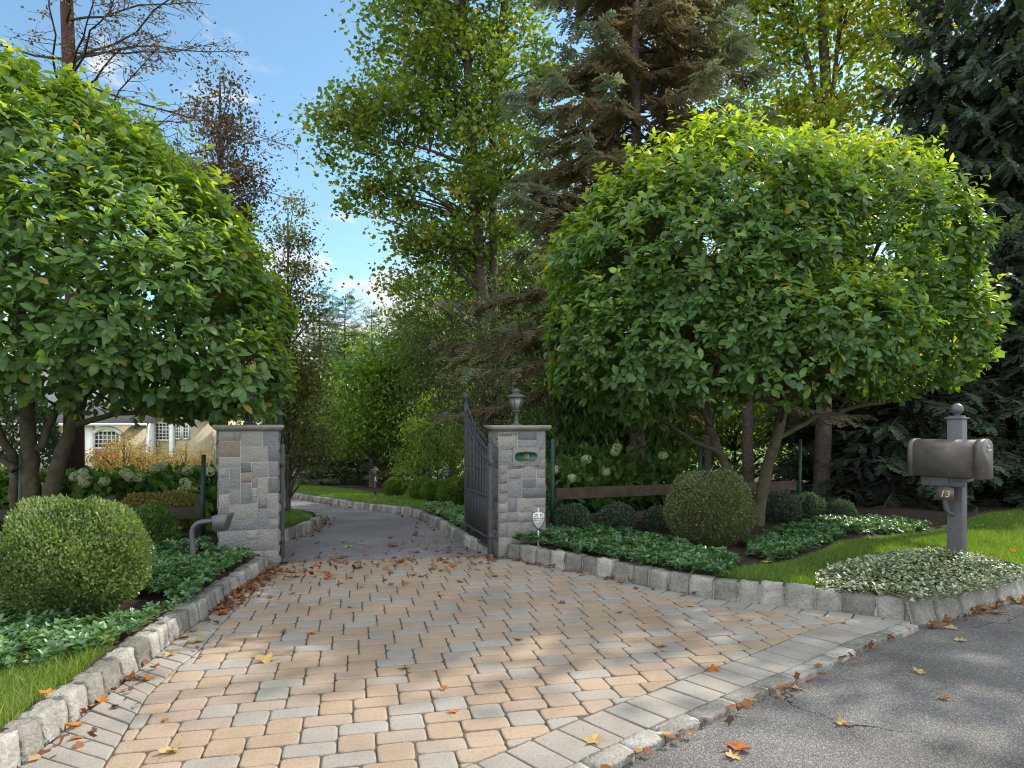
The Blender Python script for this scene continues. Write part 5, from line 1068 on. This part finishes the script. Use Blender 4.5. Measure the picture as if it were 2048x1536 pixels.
# fallen leaves: four curled shapes, copied one by one
def fallen_mesh(seed, name):
    r = np.random.default_rng(seed); k = 20; an_ = np.linspace(0, 2 * np.pi, k, endpoint=False); rr_ = .5 * (1 + .34 * np.cos(an_ * 5 + .2)) * r.uniform(.8, 1.15, k); rr_[k // 2] *= .35
    x, y = rr_ * np.cos(an_), rr_ * np.sin(an_) * .85; curl = r.uniform(.35, .9); rings = []
    for s_ in (1., .6, .25): X, Y_ = x * s_, y * s_; rings.append(np.c_[X, Y_, curl * .55 * (X * X * r.uniform(.4, 1) + Y_ * Y_) + .06 * np.sin(an_ * 3 + seed) * s_ + .03])
    V = np.vstack(rings + [[[0, 0, .02]]]); j = np.arange(k); j2 = (j + 1) % k; g = Geo()
    g.add(V, [np.concatenate([np.stack([j, j2, j2 + k, j + k], 1), np.stack([j + k, j2 + k, j2 + 2 * k, j + 2 * k], 1)]), np.stack([j + 2 * k, j2 + 2 * k, np.full(k, 3 * k)], 1)], .5)
    g.tube([(-.1, 0, .03), (-.5, .02, .05), (-.75, .06, .1)], .012, 4)
    return g
def fall_col(t): 
    m = leaf_mat("fallen leaf %d" % int(t * 100), [c for c in [tuple(np.interp(t, [0, .25, .5, .75, 1], [q[i_] for q in [(.10, .04, .02), (.30, .085, .02), (.38, .15, .03), (.42, .28, .10), (.5, .43, .25)]]) * f for i_ in range(3)) for f in (.7, 1.25)]], trans=.25, tcol=(1.3, 1.1, .6), rough=.7, spec=.2); return m
FM = {}
for ci, t in (("brown", .05), ("russet", .3), ("orange", .5), ("tan", .78)):
    m = fall_col(t)
    for s_ in range(3):
        gm = fallen_mesh(s_ * 7 + int(t * 50), "fallen_leaf"); me = gm.mesh("fallen_leaf", m, True); FM.setdefault(ci, []).append(me)
fl_n = [0]
def fallen(px, py, size, ci, lab, grp, off=.004):
    x, y = hit(px, py, off); o = bpy.data.objects.new("fallen_leaf", random.choice(FM[ci])); COL.objects.link(o); o.location = (x, y, float(G(y)) + off)
    s_ = size * y / F; o.scale = (s_, s_, s_ * random.uniform(.8, 1.5)); o.rotation_euler = (random.uniform(-.25, .25), random.uniform(-.25, .25), random.uniform(0, 6.28)); tag(o, lab, "leaf", grp)
GP = "fallen leaves on the paving"
for px, py, s_, ci in [(198, 1400, 36, "orange"), (182, 1412, 26, "tan"), (262, 1357, 32, "brown"), (296, 1358, 28, "orange"), (341, 1309, 26, "tan"), (366, 1275, 22, "russet"), (385, 1262, 18, "russet"), (392, 1283, 30, "tan"), (410, 1240, 20, "tan"), (446, 1228, 22, "orange"), (531, 1320, 40, "tan"), (342, 1502, 38, "tan"), (148, 1452, 34, "orange"), (330, 1440, 20, "orange"),
                       (886, 1377, 18, "orange"), (907, 1423, 18, "orange"), (808, 1336, 22, "tan"), (1037, 1279, 20, "russet"), (1323, 1292, 22, "russet"), (1189, 1481, 40, "tan"), (1426, 1338, 26, "russet"), (1124, 1205, 14, "brown"), (1380, 1212, 16, "tan"), (1686, 1246, 14, "russet"), (624, 1267, 14, "russet"), (567, 1264, 12, "brown"), (920, 1164, 14, "brown"), (842, 1153, 14, "brown"), (812, 1167, 14, "russet"), (990, 1152, 12, "brown"), (1057, 1127, 18, "brown"), (1130, 1142, 14, "russet"), (770, 1160, 12, "brown"), (700, 1156, 12, "russet"), (655, 1148, 12, "brown"), (880, 1190, 12, "tan"), (960, 1200, 10, "tan"), (585, 1187, 13, "russet"), (540, 1195, 12, "brown"), (700, 1215, 10, "brown"), (1240, 1225, 12, "brown"), (1500, 1240, 12, "tan")]:
    fallen(px, py, s_, ci, {"orange": "curled orange fallen leaf lying on the block paving", "tan": "dry tan fallen leaf lying on the block paving", "brown": "small dark brown fallen leaf lying on the block paving", "russet": "small russet fallen leaf lying on the block paving"}[ci], GP)
for k in range(30):
    ci = random.choice(["brown", "brown", "russet", "tan"]); fallen(random.uniform(570, 960), random.triangular(1062, 1180, 1128), random.uniform(9, 18), ci, {"tan": "dry tan fallen leaf lying on the block paving", "brown": "small dark brown fallen leaf lying on the block paving", "russet": "small russet fallen leaf lying on the block paving"}[ci], GP)
for px, py, s_, ci, lb in [(1475, 1497, 46, "russet", "large curled russet leaf on the street below the paving strip"), (1466, 1512, 30, "tan", "pale leaf tucked under the russet one on the street"), (1838, 1344, 22, "tan", "pale curled leaf alone in the middle of the street"), (1888, 1397, 22, "russet", "russet leaf on the street below the pale curled one"), (1684, 1446, 28, "tan", "pale torn leaf on the lower street asphalt"), (1592, 1376, 26, "tan", "tan leaf against the flush granite strip"), (1992, 1226, 26, "orange", "orange leaf on the street against the rough kerb"), (1965, 1216, 24, "russet", "russet leaf in the kerb corner by the creeper"), (1920, 1280, 20, "tan", "tan leaf on the street near the kerb corner"), (1862, 1254, 20, "brown", "brown leaf lodged at the kerb corner"), (1905, 1256, 20, "tan", "tan leaf lying before the rough kerb"), (2038, 1205, 22, "tan", "pale leaf at the street edge by the picture border"), (1350, 1402, 16, "tan", "small tan leaf on the granite border pavers")]:
    fallen(px, py, s_, ci, lb, "fallen leaves on the street", off=-.015)
for px, py, s_, ci, lb in [(2028, 1103, 22, "orange", "orange leaf on the sunlit lawn past the mailbox post"), (1960, 1052, 14, "tan", "tan leaf on the shaded lawn just past the mailbox post"), (1990, 1108, 14, "orange", "small orange leaf on lawn between post and orange leaf"), (1532, 1125, 18, "tan", "tan leaf on bare mulch beside the boxwood ball"), (1975, 1082, 16, "brown", "brown leaf on the lawn behind the mailbox mound"), (2020, 1030, 16, "tan", "pale leaf on the shaded lawn before the hemlocks"), (82, 1296, 22, "orange", "orange leaf in the pachysandra below the rounded bush"), (40, 1312, 30, "brown", "dead brown leaf at the edge of the grass strip"), (95, 1385, 26, "orange", "orange leaf lying on the dry grass strip")]:
    fallen(px, py, s_, ci, lb, "fallen leaves in the grass and beds", off=.18)
r = np.random.default_rng(95); g = Geo()
def litter(line, n, w_, side, lo=0., hi=1.):
    L_ = resample(line, .02); k = (r.uniform(lo, hi, n) * (len(L_) - 2)).astype(int); t_ = nrm(L_[k + 1] - L_[k]); nn = np.stack([-t_[:, 1], t_[:, 0]], 1) * side; P = L_[k] + nn * np.abs(r.normal(0, w_, n))[:, None]
    leaves(g, T_tulip, np.c_[P, G(P[:, 1]) + .006 + r.uniform(0, .02, n)], np.c_[r.normal(0, 1, (n, 2)), r.normal(0, .3, n)], UP + r.normal(0, .5, (n, 3)), r.uniform(.02, .07, n), r.uniform(.02, .06, n), np.clip(r.normal(.25, .25, n), 0, 1))
litter(kerb_l, 260, .09, -1, .72, 1.); litter(kerb_l, 40, .12, -1, .3, .75); litter(far, 130, .15, -1, .72, 1.); litter(kr, 50, .06, -1, 0, .6); litter(isl, 60, .08, -1, 0, .4); litter(apron_out, 60, .03, -1, .3, 1.); litter(road_r, 50, .07, -1)
litter([tuple(gate_a), tuple(gate_b)], 150, .5, -1); litter([tuple(gate_a), tuple(gate_b)], 60, .6, 1)
tag(g.obj("leaf_litter", L_fall), "brown leaf crumbs along the kerbs and below the gate", None, None, "stuff")
print("VERTS", sum(len(o.data.vertices) for o in bpy.data.objects if o.type == 'MESH'))
